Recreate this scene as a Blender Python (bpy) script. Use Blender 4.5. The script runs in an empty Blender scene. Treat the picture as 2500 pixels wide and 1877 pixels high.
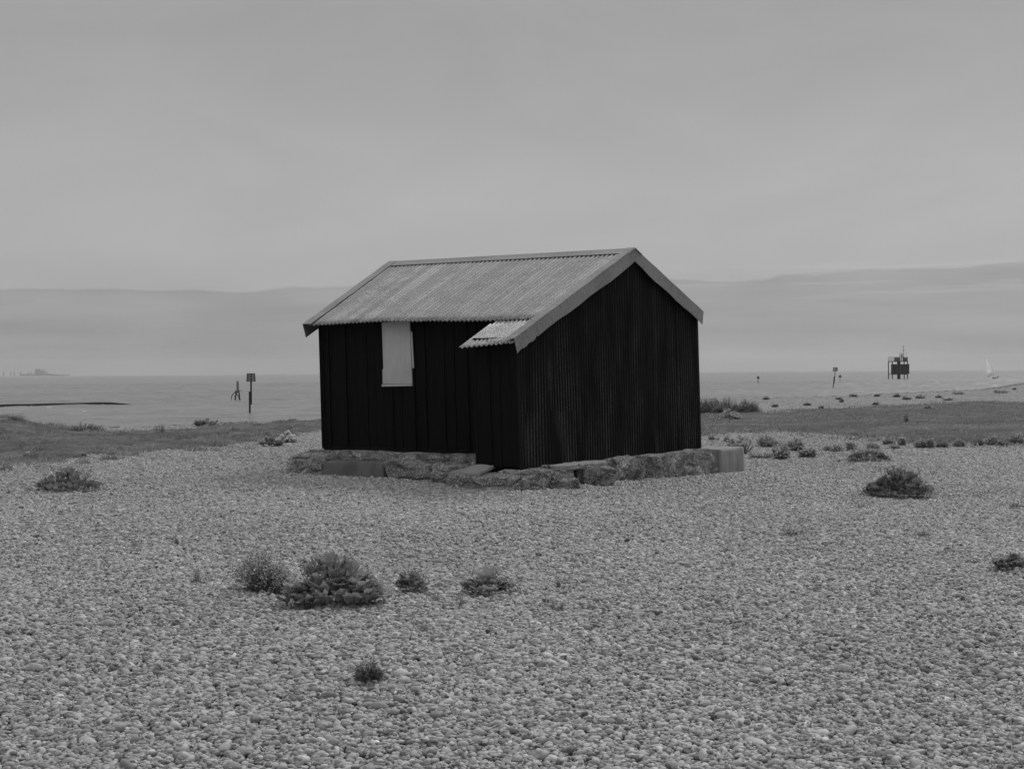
import bpy, bmesh, math, random
import numpy as np
from mathutils import Vector, Matrix, noise
random.seed(7); rng = np.random.default_rng(11)
S = bpy.context.scene
COL = S.collection
R = math.radians

# ------------------------------------------------------------------ camera
F = 3600.0; W, H = 2500, 1877
ROLL = 0.0062; PITCH = -0.0083; EYE = 1.6; SEA = -2.0
fw = Vector((0, math.cos(PITCH), math.sin(PITCH)))
rt = Vector((1, 0, 0)); up = rt.cross(fw)
rt2 = (rt * math.cos(ROLL) - up * math.sin(ROLL)); up2 = (rt * math.sin(ROLL) + up * math.cos(ROLL))
cd = bpy.data.cameras.new('camera'); cam = bpy.data.objects.new('camera', cd); COL.objects.link(cam)
cam.matrix_world = Matrix(((rt2.x, up2.x, -fw.x, 0), (rt2.y, up2.y, -fw.y, 0), (rt2.z, up2.z, -fw.z, EYE), (0, 0, 0, 1)))
cd.sensor_width = 36; cd.lens = F / W * 36; cd.clip_start = .1; cd.clip_end = 60000
S.camera = cam

# ------------------------------------------------------------------ light
SUN_EL, SUN_AZ = R(46), R(36)        # azimuth measured from +Y towards +X
S.view_settings.view_transform = 'Standard'; S.view_settings.look = 'None'
S.view_settings.exposure = 0; S.view_settings.gamma = 1
wd = bpy.data.worlds.new('World'); S.world = wd; wd.use_nodes = True
nt = wd.node_tree; N = nt.nodes; L = nt.links
for n in list(N): N.remove(n)
def wn(t, **k):
    n = N.new(t)
    for a, b in k.items(): setattr(n, a, b)
    return n
def wmath(op, a, b=None, clamp=False):
    n = wn('ShaderNodeMath', operation=op); n.use_clamp = clamp
    for i, v in enumerate((a, b)):
        if v is None: continue
        if isinstance(v, (int, float)): n.inputs[i].default_value = v
        else: L.new(v, n.inputs[i])
    return n.outputs[0]
tc = wn('ShaderNodeTexCoord'); sep = wn('ShaderNodeSeparateXYZ'); L.new(tc.outputs['Generated'], sep.inputs[0])
mp = wn('ShaderNodeMapping'); mp.inputs['Scale'].default_value = (1.6, 1.6, 12); L.new(tc.outputs['Generated'], mp.inputs[0])
n1 = wn('ShaderNodeTexNoise'); n1.inputs['Scale'].default_value = 1.5; n1.inputs['Detail'].default_value = 5; n1.inputs['Roughness'].default_value = .5
L.new(mp.outputs[0], n1.inputs['Vector'])
mp2 = wn('ShaderNodeMapping'); mp2.inputs['Scale'].default_value = (4, 4, 45); mp2.inputs['Location'].default_value = (3, 1, .4); L.new(tc.outputs['Generated'], mp2.inputs[0])
n2 = wn('ShaderNodeTexNoise'); n2.inputs['Scale'].default_value = 1.6; n2.inputs['Detail'].default_value = 6; n2.inputs['Roughness'].default_value = .55
L.new(mp2.outputs[0], n2.inputs['Vector'])
z = sep.outputs['Z']; x = sep.outputs['X']
ramp = wn('ShaderNodeValToRGB'); e = ramp.color_ramp.elements
def setramp(cr, pts, ease='LINEAR'):
    cr.interpolation = ease
    while len(cr.elements) > 1: cr.elements.remove(cr.elements[-1])
    cr.elements[0].position = pts[0][0]; v = pts[0][1]; cr.elements[0].color = (v, v, v, 1)
    for p, v in pts[1:]:
        q = cr.elements.new(p); q.color = (v, v, v, 1)
zz = wmath('ADD', z, wmath('MULTIPLY', wmath('SUBTRACT', n1.outputs[0], .5), .05))
setramp(ramp.color_ramp, [(0, .375), (.055, .385), (.085, .405), (.125, .415), (.17, .375), (.215, .345), (.26, .34), (.45, .58), (.8, .9), (1, .9)], 'B_SPLINE')
L.new(zz, ramp.inputs[0])
# low cloud bank above the horizon, its upper rim a little higher to the right
rim = wmath('ADD', wmath('ADD', .0605, wmath('MULTIPLY', x, .018)), wmath('ADD', wmath('MULTIPLY', wmath('SUBTRACT', n2.outputs[0], .5), .022), wmath('MULTIPLY', wmath('SUBTRACT', n1.outputs[0], .5), .012)))
mp5 = wn('ShaderNodeMapping'); mp5.inputs['Scale'].default_value = (13, 13, 20); L.new(tc.outputs['Generated'], mp5.inputs[0])
n5 = wn('ShaderNodeTexNoise'); n5.inputs['Scale'].default_value = 1.0; n5.inputs['Detail'].default_value = 4; L.new(mp5.outputs[0], n5.inputs['Vector'])
rim = wmath('ADD', rim, wmath('MULTIPLY', wmath('SUBTRACT', n5.outputs[0], .5), .012))
bank = wmath('MULTIPLY', wmath('SUBTRACT', rim, z), 550, True)
fade = wmath('MULTIPLY', z, 9, True)
bankamt = wmath('MULTIPLY', bank, wmath('ADD', .195, wmath('MULTIPLY', wmath('SUBTRACT', .5, n2.outputs[0]), .45)))
bankamt = wmath('ADD', bankamt, wmath('MULTIPLY', wmath('SUBTRACT', 1, wmath('MULTIPLY', z, 22, True)), .03))
streak = wmath('ADD', .965, wmath('MULTIPLY', n1.outputs[0], .07))
side = wmath('ADD', 1.0, wmath('MULTIPLY', x, .05))
val = wmath('MULTIPLY', wmath('MULTIPLY', ramp.outputs[0], wmath('SUBTRACT', 1, bankamt)), wmath('MULTIPLY', streak, side))
sky = wn('ShaderNodeTexSky', sky_type='NISHITA'); sky.sun_disc = False
sky.sun_elevation = SUN_EL; sky.sun_rotation = SUN_AZ
bw = wn('ShaderNodeRGBToBW'); L.new(sky.outputs[0], bw.inputs[0])
skyv = wmath('MULTIPLY', bw.outputs[0], .004)          # what little clear sky shows through the overcast
mp3 = wn('ShaderNodeMapping'); mp3.inputs['Scale'].default_value = (9, 9, 150); mp3.inputs['Location'].default_value = (1.3, 7, 2); L.new(tc.outputs['Generated'], mp3.inputs[0])
n3 = wn('ShaderNodeTexNoise'); n3.inputs['Scale'].default_value = 1.0; n3.inputs['Detail'].default_value = 5; n3.inputs['Roughness'].default_value = .55; L.new(mp3.outputs[0], n3.inputs['Vector'])
wisp = wmath('MULTIPLY', wmath('SUBTRACT', n3.outputs[0], .52), 8, True)
near = wmath('SUBTRACT', 1, wmath('MULTIPLY', wmath('ABSOLUTE', wmath('SUBTRACT', z, wmath('SUBTRACT', rim, .008))), 55), True)
rgt = wmath('ADD', .15, wmath('MULTIPLY', wmath('ADD', x, .02), 3.2), True)
wv = wmath('MULTIPLY', wmath('MULTIPLY', wisp, near), wmath('MULTIPLY', rgt, .075))
mp4 = wn('ShaderNodeMapping'); mp4.inputs['Scale'].default_value = (5, 5, 14); mp4.inputs['Location'].default_value = (5, 2, 1); L.new(tc.outputs['Generated'], mp4.inputs[0])
n4 = wn('ShaderNodeTexNoise'); n4.inputs['Scale'].default_value = 1.0; n4.inputs['Detail'].default_value = 6; n4.inputs['Roughness'].default_value = .6; n4.inputs['Distortion'].default_value = .6; L.new(mp4.outputs[0], n4.inputs['Vector'])
val = wmath('MULTIPLY', val, wmath('ADD', .87, wmath('MULTIPLY', n4.outputs[0], .26)))
tot = wmath('ADD', wmath('ADD', val, wv), skyv)
tot = wmath('MULTIPLY', tot, 9.8)
comb = wn('ShaderNodeCombineColor')
for i in range(3): L.new(tot, comb.inputs[i])
bg = wn('ShaderNodeBackground'); bg.inputs['Strength'].default_value = .1; L.new(comb.outputs[0], bg.inputs[0])
wo = wn('ShaderNodeOutputWorld'); L.new(bg.outputs[0], wo.inputs[0])
sl = bpy.data.lights.new('sun', 'SUN'); sl.energy = 1.5; sl.angle = R(10); sl.color = (1, 1, 1)
so = bpy.data.objects.new('sun', sl); COL.objects.link(so)
sd = Vector((math.sin(SUN_AZ) * math.cos(SUN_EL), math.cos(SUN_AZ) * math.cos(SUN_EL), math.sin(SUN_EL)))
so.rotation_euler = sd.to_track_quat('Z', 'Y').to_euler()

# ------------------------------------------------------------------ ground shape
EX = [-400, -60, -30, -19, -14.6, -10.5, -6.7, 10.4, 15, 22, 31.5, 37, 44, 56, 90, 400]
EY = [-30, 18, 33, 40, 42, 46, 50.5, 82, 86, 94, 108, 116, 132, 162, 230, 700]
def sstep(t): t = np.clip(t, 0, 1); return t * t * (3 - 2 * t)
def edge_y(x): return np.interp(x, EX, EY)
def ter(x, y):
    x = np.asarray(x, float); y = np.asarray(y, float)
    zt = (-.045 * np.clip(x, 0, 6) - .012 * np.clip(x, -6, 0)) * sstep((y - 8) / 12.) * (1 - sstep((y - 30) / 15.))
    zt = zt + (.016 * np.sin(x * .9 + .35 * y) + .022 * np.sin(y * .8 - .3 * x + 1.3) + .01 * np.sin(1.7 * x - .6 * y)) * (1 - .85 * sstep((y - 14) / 16.))
    zt = zt + .55 * np.exp(-(((x + 14.8) / 1.9) ** 2 + ((y - 39.5) / 2.5) ** 2))      # grassy hummock, far left
    ey = edge_y(x)
    dd = np.maximum(0, y - ey); zt = zt - .17 * (np.sqrt(dd * dd + 9) - 3)
    return np.maximum(zt, -4.5)
def ray(px, py):
    return fw * F + rt2 * (px - W / 2) - up2 * (py - H / 2)
def gp(px, py, z=None):
    d = ray(px, py)
    zt = 0. if z is None else z
    for _ in range(1 if z is not None else 12):
        t = (zt - EYE) / d.z; p = Vector((0, 0, EYE)) + d * t
        if z is None: zt = float(ter(p.x, p.y))
    return Vector((p.x, p.y, zt))
def mpp(p): return p.y / F          # metres per photo pixel at p

# ------------------------------------------------------------------ materials
def mat(name, base=.2, rough=.8, build=None, spec=.3, metallic=0):
    m = bpy.data.materials.new(name); m.use_nodes = True
    b = m.node_tree.nodes['Principled BSDF']
    b.inputs['Base Color'].default_value = (base, base, base, 1); b.inputs['Roughness'].default_value = rough
    b.inputs['Specular IOR Level'].default_value = spec; b.inputs['Metallic'].default_value = metallic
    if build: build(m.node_tree, b)
    return m
def translucent(m, amt):
    t = m.node_tree; b = t.nodes['Principled BSDF']; o = [n for n in t.nodes if n.type == 'OUTPUT_MATERIAL'][0]
    tr = t.nodes.new('ShaderNodeBsdfTranslucent'); mx = t.nodes.new('ShaderNodeMixShader'); mx.inputs[0].default_value = amt
    src = b.inputs['Base Color'].links
    if src: t.links.new(src[0].from_socket, tr.inputs[0])
    else: tr.inputs[0].default_value = b.inputs['Base Color'].default_value
    t.links.new(b.outputs[0], mx.inputs[1]); t.links.new(tr.outputs[0], mx.inputs[2]); t.links.new(mx.outputs[0], o.inputs['Surface']); return m
class NT:
    def __init__(s, nt): s.nt = nt
    def n(s, t, **k):
        n = s.nt.nodes.new(t)
        for a, b in k.items(): setattr(n, a, b)
        return n
    def l(s, a, b): s.nt.links.new(a, b)
    def coord(s, scale=(1, 1, 1), kind='Object'):
        t = s.n('ShaderNodeTexCoord'); m = s.n('ShaderNodeMapping'); m.inputs['Scale'].default_value = scale
        s.l(t.outputs[kind], m.inputs[0]); return m.outputs[0]
    def noise(s, vec, scale, detail=4, rough=.5):
        n = s.n('ShaderNodeTexNoise'); n.inputs['Scale'].default_value = scale; n.inputs['Detail'].default_value = detail
        n.inputs['Roughness'].default_value = rough; s.l(vec, n.inputs['Vector']); return n.outputs[0]
    def vor(s, vec, scale, out='Distance', feature='F1'):
        n = s.n('ShaderNodeTexVoronoi', feature=feature); n.inputs['Scale'].default_value = scale; s.l(vec, n.inputs['Vector']); return n.outputs[out]
    def math(s, op, a, b=0, clamp=False):
        n = s.n('ShaderNodeMath', operation=op); n.use_clamp = clamp
        for i, v in enumerate((a, b)):
            if isinstance(v, (int, float)): n.inputs[i].default_value = v
            else: s.l(v, n.inputs[i])
        return n.outputs[0]
    def ramp(s, fac, pts):
        n = s.n('ShaderNodeValToRGB'); setramp(n.color_ramp, pts); s.l(fac, n.inputs[0]); return n.outputs[0]
    def bump(s, h, b, strength=.5, dist=.02):
        n = s.n('ShaderNodeBump'); n.inputs['Strength'].default_value = strength; n.inputs['Distance'].default_value = dist
        s.l(h, n.inputs['Height']); s.l(n.outputs[0], b.inputs['Normal'])

def m_pebble(nt, b):
    q = NT(nt); a = q.n('ShaderNodeAttribute', attribute_name='tone')
    nz = q.noise(q.coord(), 90, 3); f = q.math('MULTIPLY', a.outputs['Fac'], q.math('ADD', .8, q.math('MULTIPLY', nz, .4)))
    g = q.n('ShaderNodeNewGeometry'); sp = q.n('ShaderNodeMapping'); sp.inputs['Scale'].default_value = (.22, .22, .22); q.l(g.outputs['Position'], sp.inputs[0])
    big = q.noise(sp.outputs[0], 1.0, 3); f = q.math('MULTIPLY', f, q.math('ADD', .66, q.math('MULTIPLY', big, .66)))
    c = q.n('ShaderNodeCombineColor'); [q.l(f, c.inputs[i]) for i in range(3)]; q.l(c.outputs[0], b.inputs['Base Color'])
PEB = mat('flint pebbles', .3, .62, m_pebble, .35)
def m_ground(nt, b):
    q = NT(nt); v = q.coord()
    cell = q.vor(v, 26, 'Color'); d = q.vor(v, 26); sh = q.ramp(cell, [(0, .13), (.5, .27), (1, .42)])
    dk = q.ramp(d, [(0, 1), (.45, .9), (.8, .25)])
    m = q.n('ShaderNodeMix', data_type='RGBA', blend_type='MULTIPLY'); m.inputs[0].default_value = 1
    q.l(sh, m.inputs[6]); q.l(dk, m.inputs[7]); q.l(m.outputs[2], b.inputs['Base Color'])
    q.bump(q.math('SUBTRACT', 1, d), b, .8, .03)
GND = mat('bedded shingle', .2, .9, m_ground)
def m_cover(nt, b):
    q = NT(nt); v = q.coord()
    a = q.noise(v, .45, 6, .65); f = q.noise(v, 14, 4, .7); s = q.vor(v, 9, 'Color')
    k = q.math('ADD', q.math('MULTIPLY', a, .6), q.math('MULTIPLY', f, .4))
    base = q.ramp(k, [(.36, .06), (.5, .09), (.60, .13)])
    st = q.ramp(s, [(.62, 0), (.72, 1)])
    pale = q.math('MULTIPLY', st, q.ramp(a, [(.42, 0), (.58, .3)]))
    m = q.n('ShaderNodeMix', data_type='RGBA'); q.l(pale, m.inputs[0]); q.l(base, m.inputs[6]); m.inputs[7].default_value = (.3, .3, .3, 1)
    q.l(m.outputs[2], b.inputs['Base Color']); q.bump(f, b, .9, .06)
COVER = mat('low turf and moss', .1, .95, m_cover, .1)
def m_attr(lo, hi, tex=40):
    def f(nt, b):
        q = NT(nt); a = q.n('ShaderNodeAttribute', attribute_name='tone')
        k = q.math('MULTIPLY', a.outputs['Fac'], q.math('ADD', .85, q.math('MULTIPLY', q.noise(q.coord(), tex, 3), .3)))
        q.l(q.ramp(k, [(0, lo), (1, hi)]), b.inputs['Base Color'])
    return f
GRASS = mat('dune grass', .1, .8, m_attr(.09, .42, 3), .15)
LEAF = mat('sea kale leaves', .1, .6, m_attr(.13, .48, 30), .3)
LEAFD = mat('dark small leaves', .07, .7, m_attr(.08, .42, 30), .25)
TWIG = mat('dry stems', .2, .8, m_attr(.08, .3, 30), .2)
FLOWER = mat('pale blossom and seed pods', .4, .7, m_attr(.3, .75, 30), .2)
for _m, _a in ((GRASS, .35), (LEAF, .3), (LEAFD, .3), (FLOWER, .3)): translucent(_m, _a)
def m_sea(nt, b):
    q = NT(nt)
    v1 = q.coord((.22, .5, 1)); v2 = q.coord((.05, .13, 1)); v3 = q.coord((.004, .012, 1))
    a = q.noise(v1, 1, 5, .65); c = q.noise(v2, 1, 4, .6); d = q.noise(v3, 1, 3)
    col = q.math('ADD', q.math('ADD', .09, q.math('MULTIPLY', c, .14)), q.math('MULTIPLY', q.math('SUBTRACT', d, .5), .12))
    vf = q.noise(q.coord((.30, .30, 1)), 1, 2, .5); foam = q.ramp(vf, [(.735, 0), (.75, 1)])
    far = q.n('ShaderNodeSeparateXYZ'); q.l(q.coord((.001, .001, 1)), far.inputs[0])
    foam = q.math('MULTIPLY', foam, .55)
    cc = q.n('ShaderNodeCombineColor'); f2 = q.math('ADD', col, q.math('MULTIPLY', foam, .5)); [q.l(f2, cc.inputs[i]) for i in range(3)]
    q.l(cc.outputs[0], b.inputs['Base Color'])
    h = q.math('ADD', q.math('MULTIPLY', a, 1.3), q.math('MULTIPLY', c, 1.6))
    q.bump(h, b, 1.0, .45); b.inputs['IOR'].default_value = 1.33
SEAM = mat('choppy sea', .12, .3, m_sea, .5)
def m_conc(nt, b):
    q = NT(nt); v = q.coord()
    cell = q.vor(v, 58, 'Color'); d = q.vor(v, 58); big = q.noise(v, 3.5, 5, .6)
    k = q.math('MULTIPLY', q.ramp(cell, [(.15, .20), (.6, .32), (.85, .55)]), q.ramp(big, [(.35, .5), (.65, 1.25)]))
    cc = q.n('ShaderNodeCombineColor'); [q.l(k, cc.inputs[i]) for i in range(3)]; q.l(cc.outputs[0], b.inputs['Base Color'])
    q.bump(q.math('ADD', q.math('SUBTRACT', .6, d), big), b, 1.0, .03)
CONC = mat('weathered pebbly concrete', .1, .95, m_conc, .1)
def m_smooth(lo, hi):
    def f(nt, b):
        q = NT(nt); v = q.coord((1, 1, .35)); k = q.noise(v, 6, 6, .6); q.l(q.ramp(k, [(.3, lo), (.7, hi)]), b.inputs['Base Color'])
        q.bump(q.noise(q.coord(), 60, 3), b, .4, .006)
    return f
CSM = mat('rendered concrete', .14, .9, m_smooth(.09, .15), .15)
CEND = mat('cast concrete', .2, .9, m_smooth(.17, .28), .15)
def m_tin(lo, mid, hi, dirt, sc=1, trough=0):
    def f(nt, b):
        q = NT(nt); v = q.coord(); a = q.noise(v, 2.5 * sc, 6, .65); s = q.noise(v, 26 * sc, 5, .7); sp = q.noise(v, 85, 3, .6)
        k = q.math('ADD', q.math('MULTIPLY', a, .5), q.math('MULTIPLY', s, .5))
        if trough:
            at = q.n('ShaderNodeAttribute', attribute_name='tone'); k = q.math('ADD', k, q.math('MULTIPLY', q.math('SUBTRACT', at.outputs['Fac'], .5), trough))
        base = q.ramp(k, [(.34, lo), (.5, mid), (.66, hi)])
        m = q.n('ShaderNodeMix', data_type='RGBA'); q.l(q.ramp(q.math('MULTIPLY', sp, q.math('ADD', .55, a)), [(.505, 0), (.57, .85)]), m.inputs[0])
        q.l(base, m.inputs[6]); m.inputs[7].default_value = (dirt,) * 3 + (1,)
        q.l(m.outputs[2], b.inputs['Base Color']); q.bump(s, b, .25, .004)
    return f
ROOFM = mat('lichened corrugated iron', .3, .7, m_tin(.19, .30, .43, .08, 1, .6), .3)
ROOFL = mat('patched pale corrugated iron', .4, .65, m_tin(.30, .46, .6, .10, 1, .5), .3)
FLASH = mat('grey painted flashing', .25, .6, m_tin(.19, .24, .29, .10, .6), .3)
def m_black(scale, lo, hi, wear=0.0):
    def f(nt, b):
        q = NT(nt); a = q.noise(q.coord(scale), 5, 5, .6); q.l(q.ramp(a, [(.3, lo), (.75, hi)]), b.inputs['Base Color'])
        q.bump(a, b, .5, .004)
        if wear:
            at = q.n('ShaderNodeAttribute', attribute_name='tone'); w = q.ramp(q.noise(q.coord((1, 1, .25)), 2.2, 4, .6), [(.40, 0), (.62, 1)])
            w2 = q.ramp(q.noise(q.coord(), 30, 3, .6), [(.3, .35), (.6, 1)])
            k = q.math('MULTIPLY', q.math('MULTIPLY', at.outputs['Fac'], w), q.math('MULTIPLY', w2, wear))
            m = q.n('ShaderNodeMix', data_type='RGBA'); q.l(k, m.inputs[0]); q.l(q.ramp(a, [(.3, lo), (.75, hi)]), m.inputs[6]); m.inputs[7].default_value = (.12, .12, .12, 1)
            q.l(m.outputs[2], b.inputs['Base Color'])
    return f
TAR = mat('tarred boards', .012, .75, m_black((6, 6, .5), .002, .007), .12)
TARI = mat('tarred corrugated iron', .01, .75, m_black((2, 2, .6), .003, .006, 1.0), .15)
DARK = mat('dark light-block filler', .004, .9)  # for the added light-blocking filler behind the boards
def m_board(nt, b):
    q = NT(nt); a = q.noise(q.coord((14, 14, 1.0)), 3, 5, .6); c = q.noise(q.coord(), 2.0, 3)
    k = q.math('ADD', q.math('MULTIPLY', a, .4), q.math('MULTIPLY', c, .6)); q.l(q.ramp(k, [(.3, .36), (.7, .52)]), b.inputs['Base Color']); q.bump(a, b, .3, .003)
SHUT = mat('weathered pale board', .35, .7, m_board, .2)
IRON = mat('rusty dark steel', .03, .7, m_smooth(.018, .045), .3)
IRONP = mat('rusty dark panel', .03, .8, m_smooth(.018, .03), .2)
GREYST = mat('weathered grey steel', .12, .7, m_smooth(.09, .15), .3)
WOODD = mat('wet dark timber', .03, .6, m_smooth(.025, .045), .3)
SAIL = translucent(mat('white sailcloth', .95, .8), .65)
SAILMK = mat('sail numbers', .2, .8)
HULL = mat('grey hull', .12, .4)
SUIT = mat('black wetsuit', .01, .7)
SKIN = mat('skin', .3, .6)
FOAM = mat('white foam', .6, .9)
STATION = mat('distant concrete', .27, .9)

# ------------------------------------------------------------------ helpers
class MB:
    """collects faces, tones; builds one mesh object"""
    def __init__(s): s.v = []; s.f = []; s.t = []
    def add(s, vs, fs, tone=.5):
        o = len(s.v); s.v += [tuple(p) for p in vs]; s.f += [tuple(i + o for i in f) for f in fs]
        s.t += ([tone] * len(vs) if np.isscalar(tone) else list(tone))
    def hexa(s, c, tone=.5):      # 8 corners: bottom 4 then top 4
        s.add(c, [(0, 3, 2, 1), (4, 5, 6, 7), (0, 1, 5, 4), (1, 2, 6, 5), (2, 3, 7, 6), (3, 0, 4, 7)], tone)
    def box(s, cx, cy, cz, sx, sy, sz, tone=.5):
        a, b, c = sx / 2, sy / 2, sz / 2
        s.hexa([(cx + i * a, cy + j * b, cz + k * c) for k in (-1, 1) for i, j in ((-1, -1), (1, -1), (1, 1), (-1, 1))], tone)
    def tube(s, pts, r, n=8, tone=.5, caps=True):
        pts = [Vector(p) for p in pts]; rs = r if isinstance(r, (list, tuple)) else [r] * len(pts)
        vs = []
        for i, p in enumerate(pts):
            d = (pts[min(i + 1, len(pts) - 1)] - pts[max(i - 1, 0)]).normalized()
            a = d.orthogonal().normalized() if abs(d.z) > .99 else d.cross(Vector((0, 0, 1))).normalized()
            b = d.cross(a)
            vs += [p + (a * math.cos(2 * math.pi * k / n) + b * math.sin(2 * math.pi * k / n)) * rs[i] for k in range(n)]
        fs = [(i * n + k, i * n + (k + 1) % n, (i + 1) * n + (k + 1) % n, (i + 1) * n + k) for i in range(len(pts) - 1) for k in range(n)]
        if caps: fs += [tuple(range(n - 1, -1, -1)), tuple((len(pts) - 1) * n + k for k in range(n))]
        s.add(vs, fs, tone)
    def build(s, name, m, parent=None, smooth=False, origin=None):
        me = bpy.data.meshes.new(name); me.from_pydata(s.v, [], s.f); me.materials.append(m)
        at = me.attributes.new('tone', 'FLOAT', 'POINT'); at.data.foreach_set('value', np.array(s.t, dtype=np.float32))
        if smooth: me.shade_smooth()
        me.update()
        o = bpy.data.objects.new(name, me); COL.objects.link(o)
        if parent: o.parent = parent
        if origin is not None:
            me.transform(Matrix.Translation(-Vector(origin))); 
            if not parent: o.location = origin
        return o
def tag(o, label=None, cat=None, group=None, kind=None):
    if label: o['label'] = label
    if cat: o['category'] = cat
    if group: o['group'] = group
    if kind: o['kind'] = kind
    return o
def empty(name, loc): 
    o = bpy.data.objects.new(name, None); COL.objects.link(o); o.location = loc; o.empty_display_size = .3; return o
def np_mesh(name, V, Fc, mtl, tone=None, smooth=True, link=True):
    me = bpy.data.meshes.new(name); V = np.ascontiguousarray(V, np.float32); Fc = np.ascontiguousarray(Fc, np.int32)
    k = Fc.shape[1]; me.vertices.add(len(V)); me.vertices.foreach_set('co', V.ravel())
    me.loops.add(Fc.size); me.loops.foreach_set('vertex_index', Fc.ravel())
    me.polygons.add(len(Fc)); me.polygons.foreach_set('loop_start', np.arange(0, Fc.size, k, dtype=np.int32))
    me.polygons.foreach_set('use_smooth', np.full(len(Fc), smooth))
    if tone is not None:
        at = me.attributes.new('tone', 'FLOAT', 'POINT'); at.data.foreach_set('value', np.asarray(tone, np.float32))
    me.update(calc_edges=True); me.validate(); me.materials.append(mtl)
    o = bpy.data.objects.new(name, me)
    if link: COL.objects.link(o)
    return o

# ------------------------------------------------------------------ ground sheet, sea
def axis(lo, hi, fine_lo, fine_hi, fs, cs):
    a = np.arange(lo, fine_lo, cs); b = np.arange(fine_lo, fine_hi, fs); c = np.arange(fine_hi, hi + cs, cs)
    return np.concatenate([a, b, c])
gx = axis(-400, 400, -30, 66, .6, 8); gy = axis(-30, 640, 2, 170, .6, 8)
X, Y = np.meshgrid(gx, gy); Z = ter(X, Y) - .03
V = np.stack([X.ravel(), Y.ravel(), Z.ravel()], 1); nx = len(gx); ny = len(gy)
i = np.arange((nx - 1) * (ny - 1)); r_ = i // (nx - 1); c_ = i % (nx - 1); a = r_ * nx + c_
ground = np_mesh('ground', V, np.stack([a, a + 1, a + nx + 1, a + nx], 1), GND); tag(ground, kind='structure')
def gaxis(lo, hi, fs, far):
    a = list(np.arange(lo, hi, fs)); st = fs
    while a[-1] < far: st = min(st * 1.12, 400); a.append(a[-1] + st)
    st = fs
    while a[0] > -far: st = min(st * 1.12, 400); a.insert(0, a[0] - st)
    return np.array(a)
sx = gaxis(-130, 230, .85, 7000); sy = np.array([v for v in gaxis(40, 560, .75, 7000) if v > -300]); sy[-1] = 7000
X, Y = np.meshgrid(sx, sy); gs_ = np.random.default_rng(3); Z = np.zeros(X.shape)
for lam, am, cnt in ((14, .05, 5), (7.5, .045, 7), (4.2, .034, 9), (2.6, .02, 9)):
    for _ in range(cnt):
        an = math.pi / 2 + gs_.normal(0, .45); l_ = lam * gs_.uniform(.75, 1.3); kx, ky = math.cos(an) * math.tau / l_, math.sin(an) * math.tau / l_
        ph = X * kx + Y * ky + gs_.uniform(0, 6.28); Z += am / math.sqrt(cnt) * 2.0 * (np.exp(np.sin(ph) - 1) * 1.8 - .8)
fadew = sstep((700 - Y) / 250.) * sstep((Y - 30) / 20.) * sstep((300 - np.abs(X - 50)) / 80.)
V = np.stack([X.ravel(), Y.ravel(), (Z * fadew).ravel() + SEA], 1); nx = len(sx); ny = len(sy)
i = np.arange((nx - 1) * (ny - 1)); a = (i // (nx - 1)) * nx + i % (nx - 1)
sea = np_mesh('sea', V, np.stack([a, a + 1, a + nx + 1, a + nx], 1), SEAM); tag(sea, kind='structure')

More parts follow.
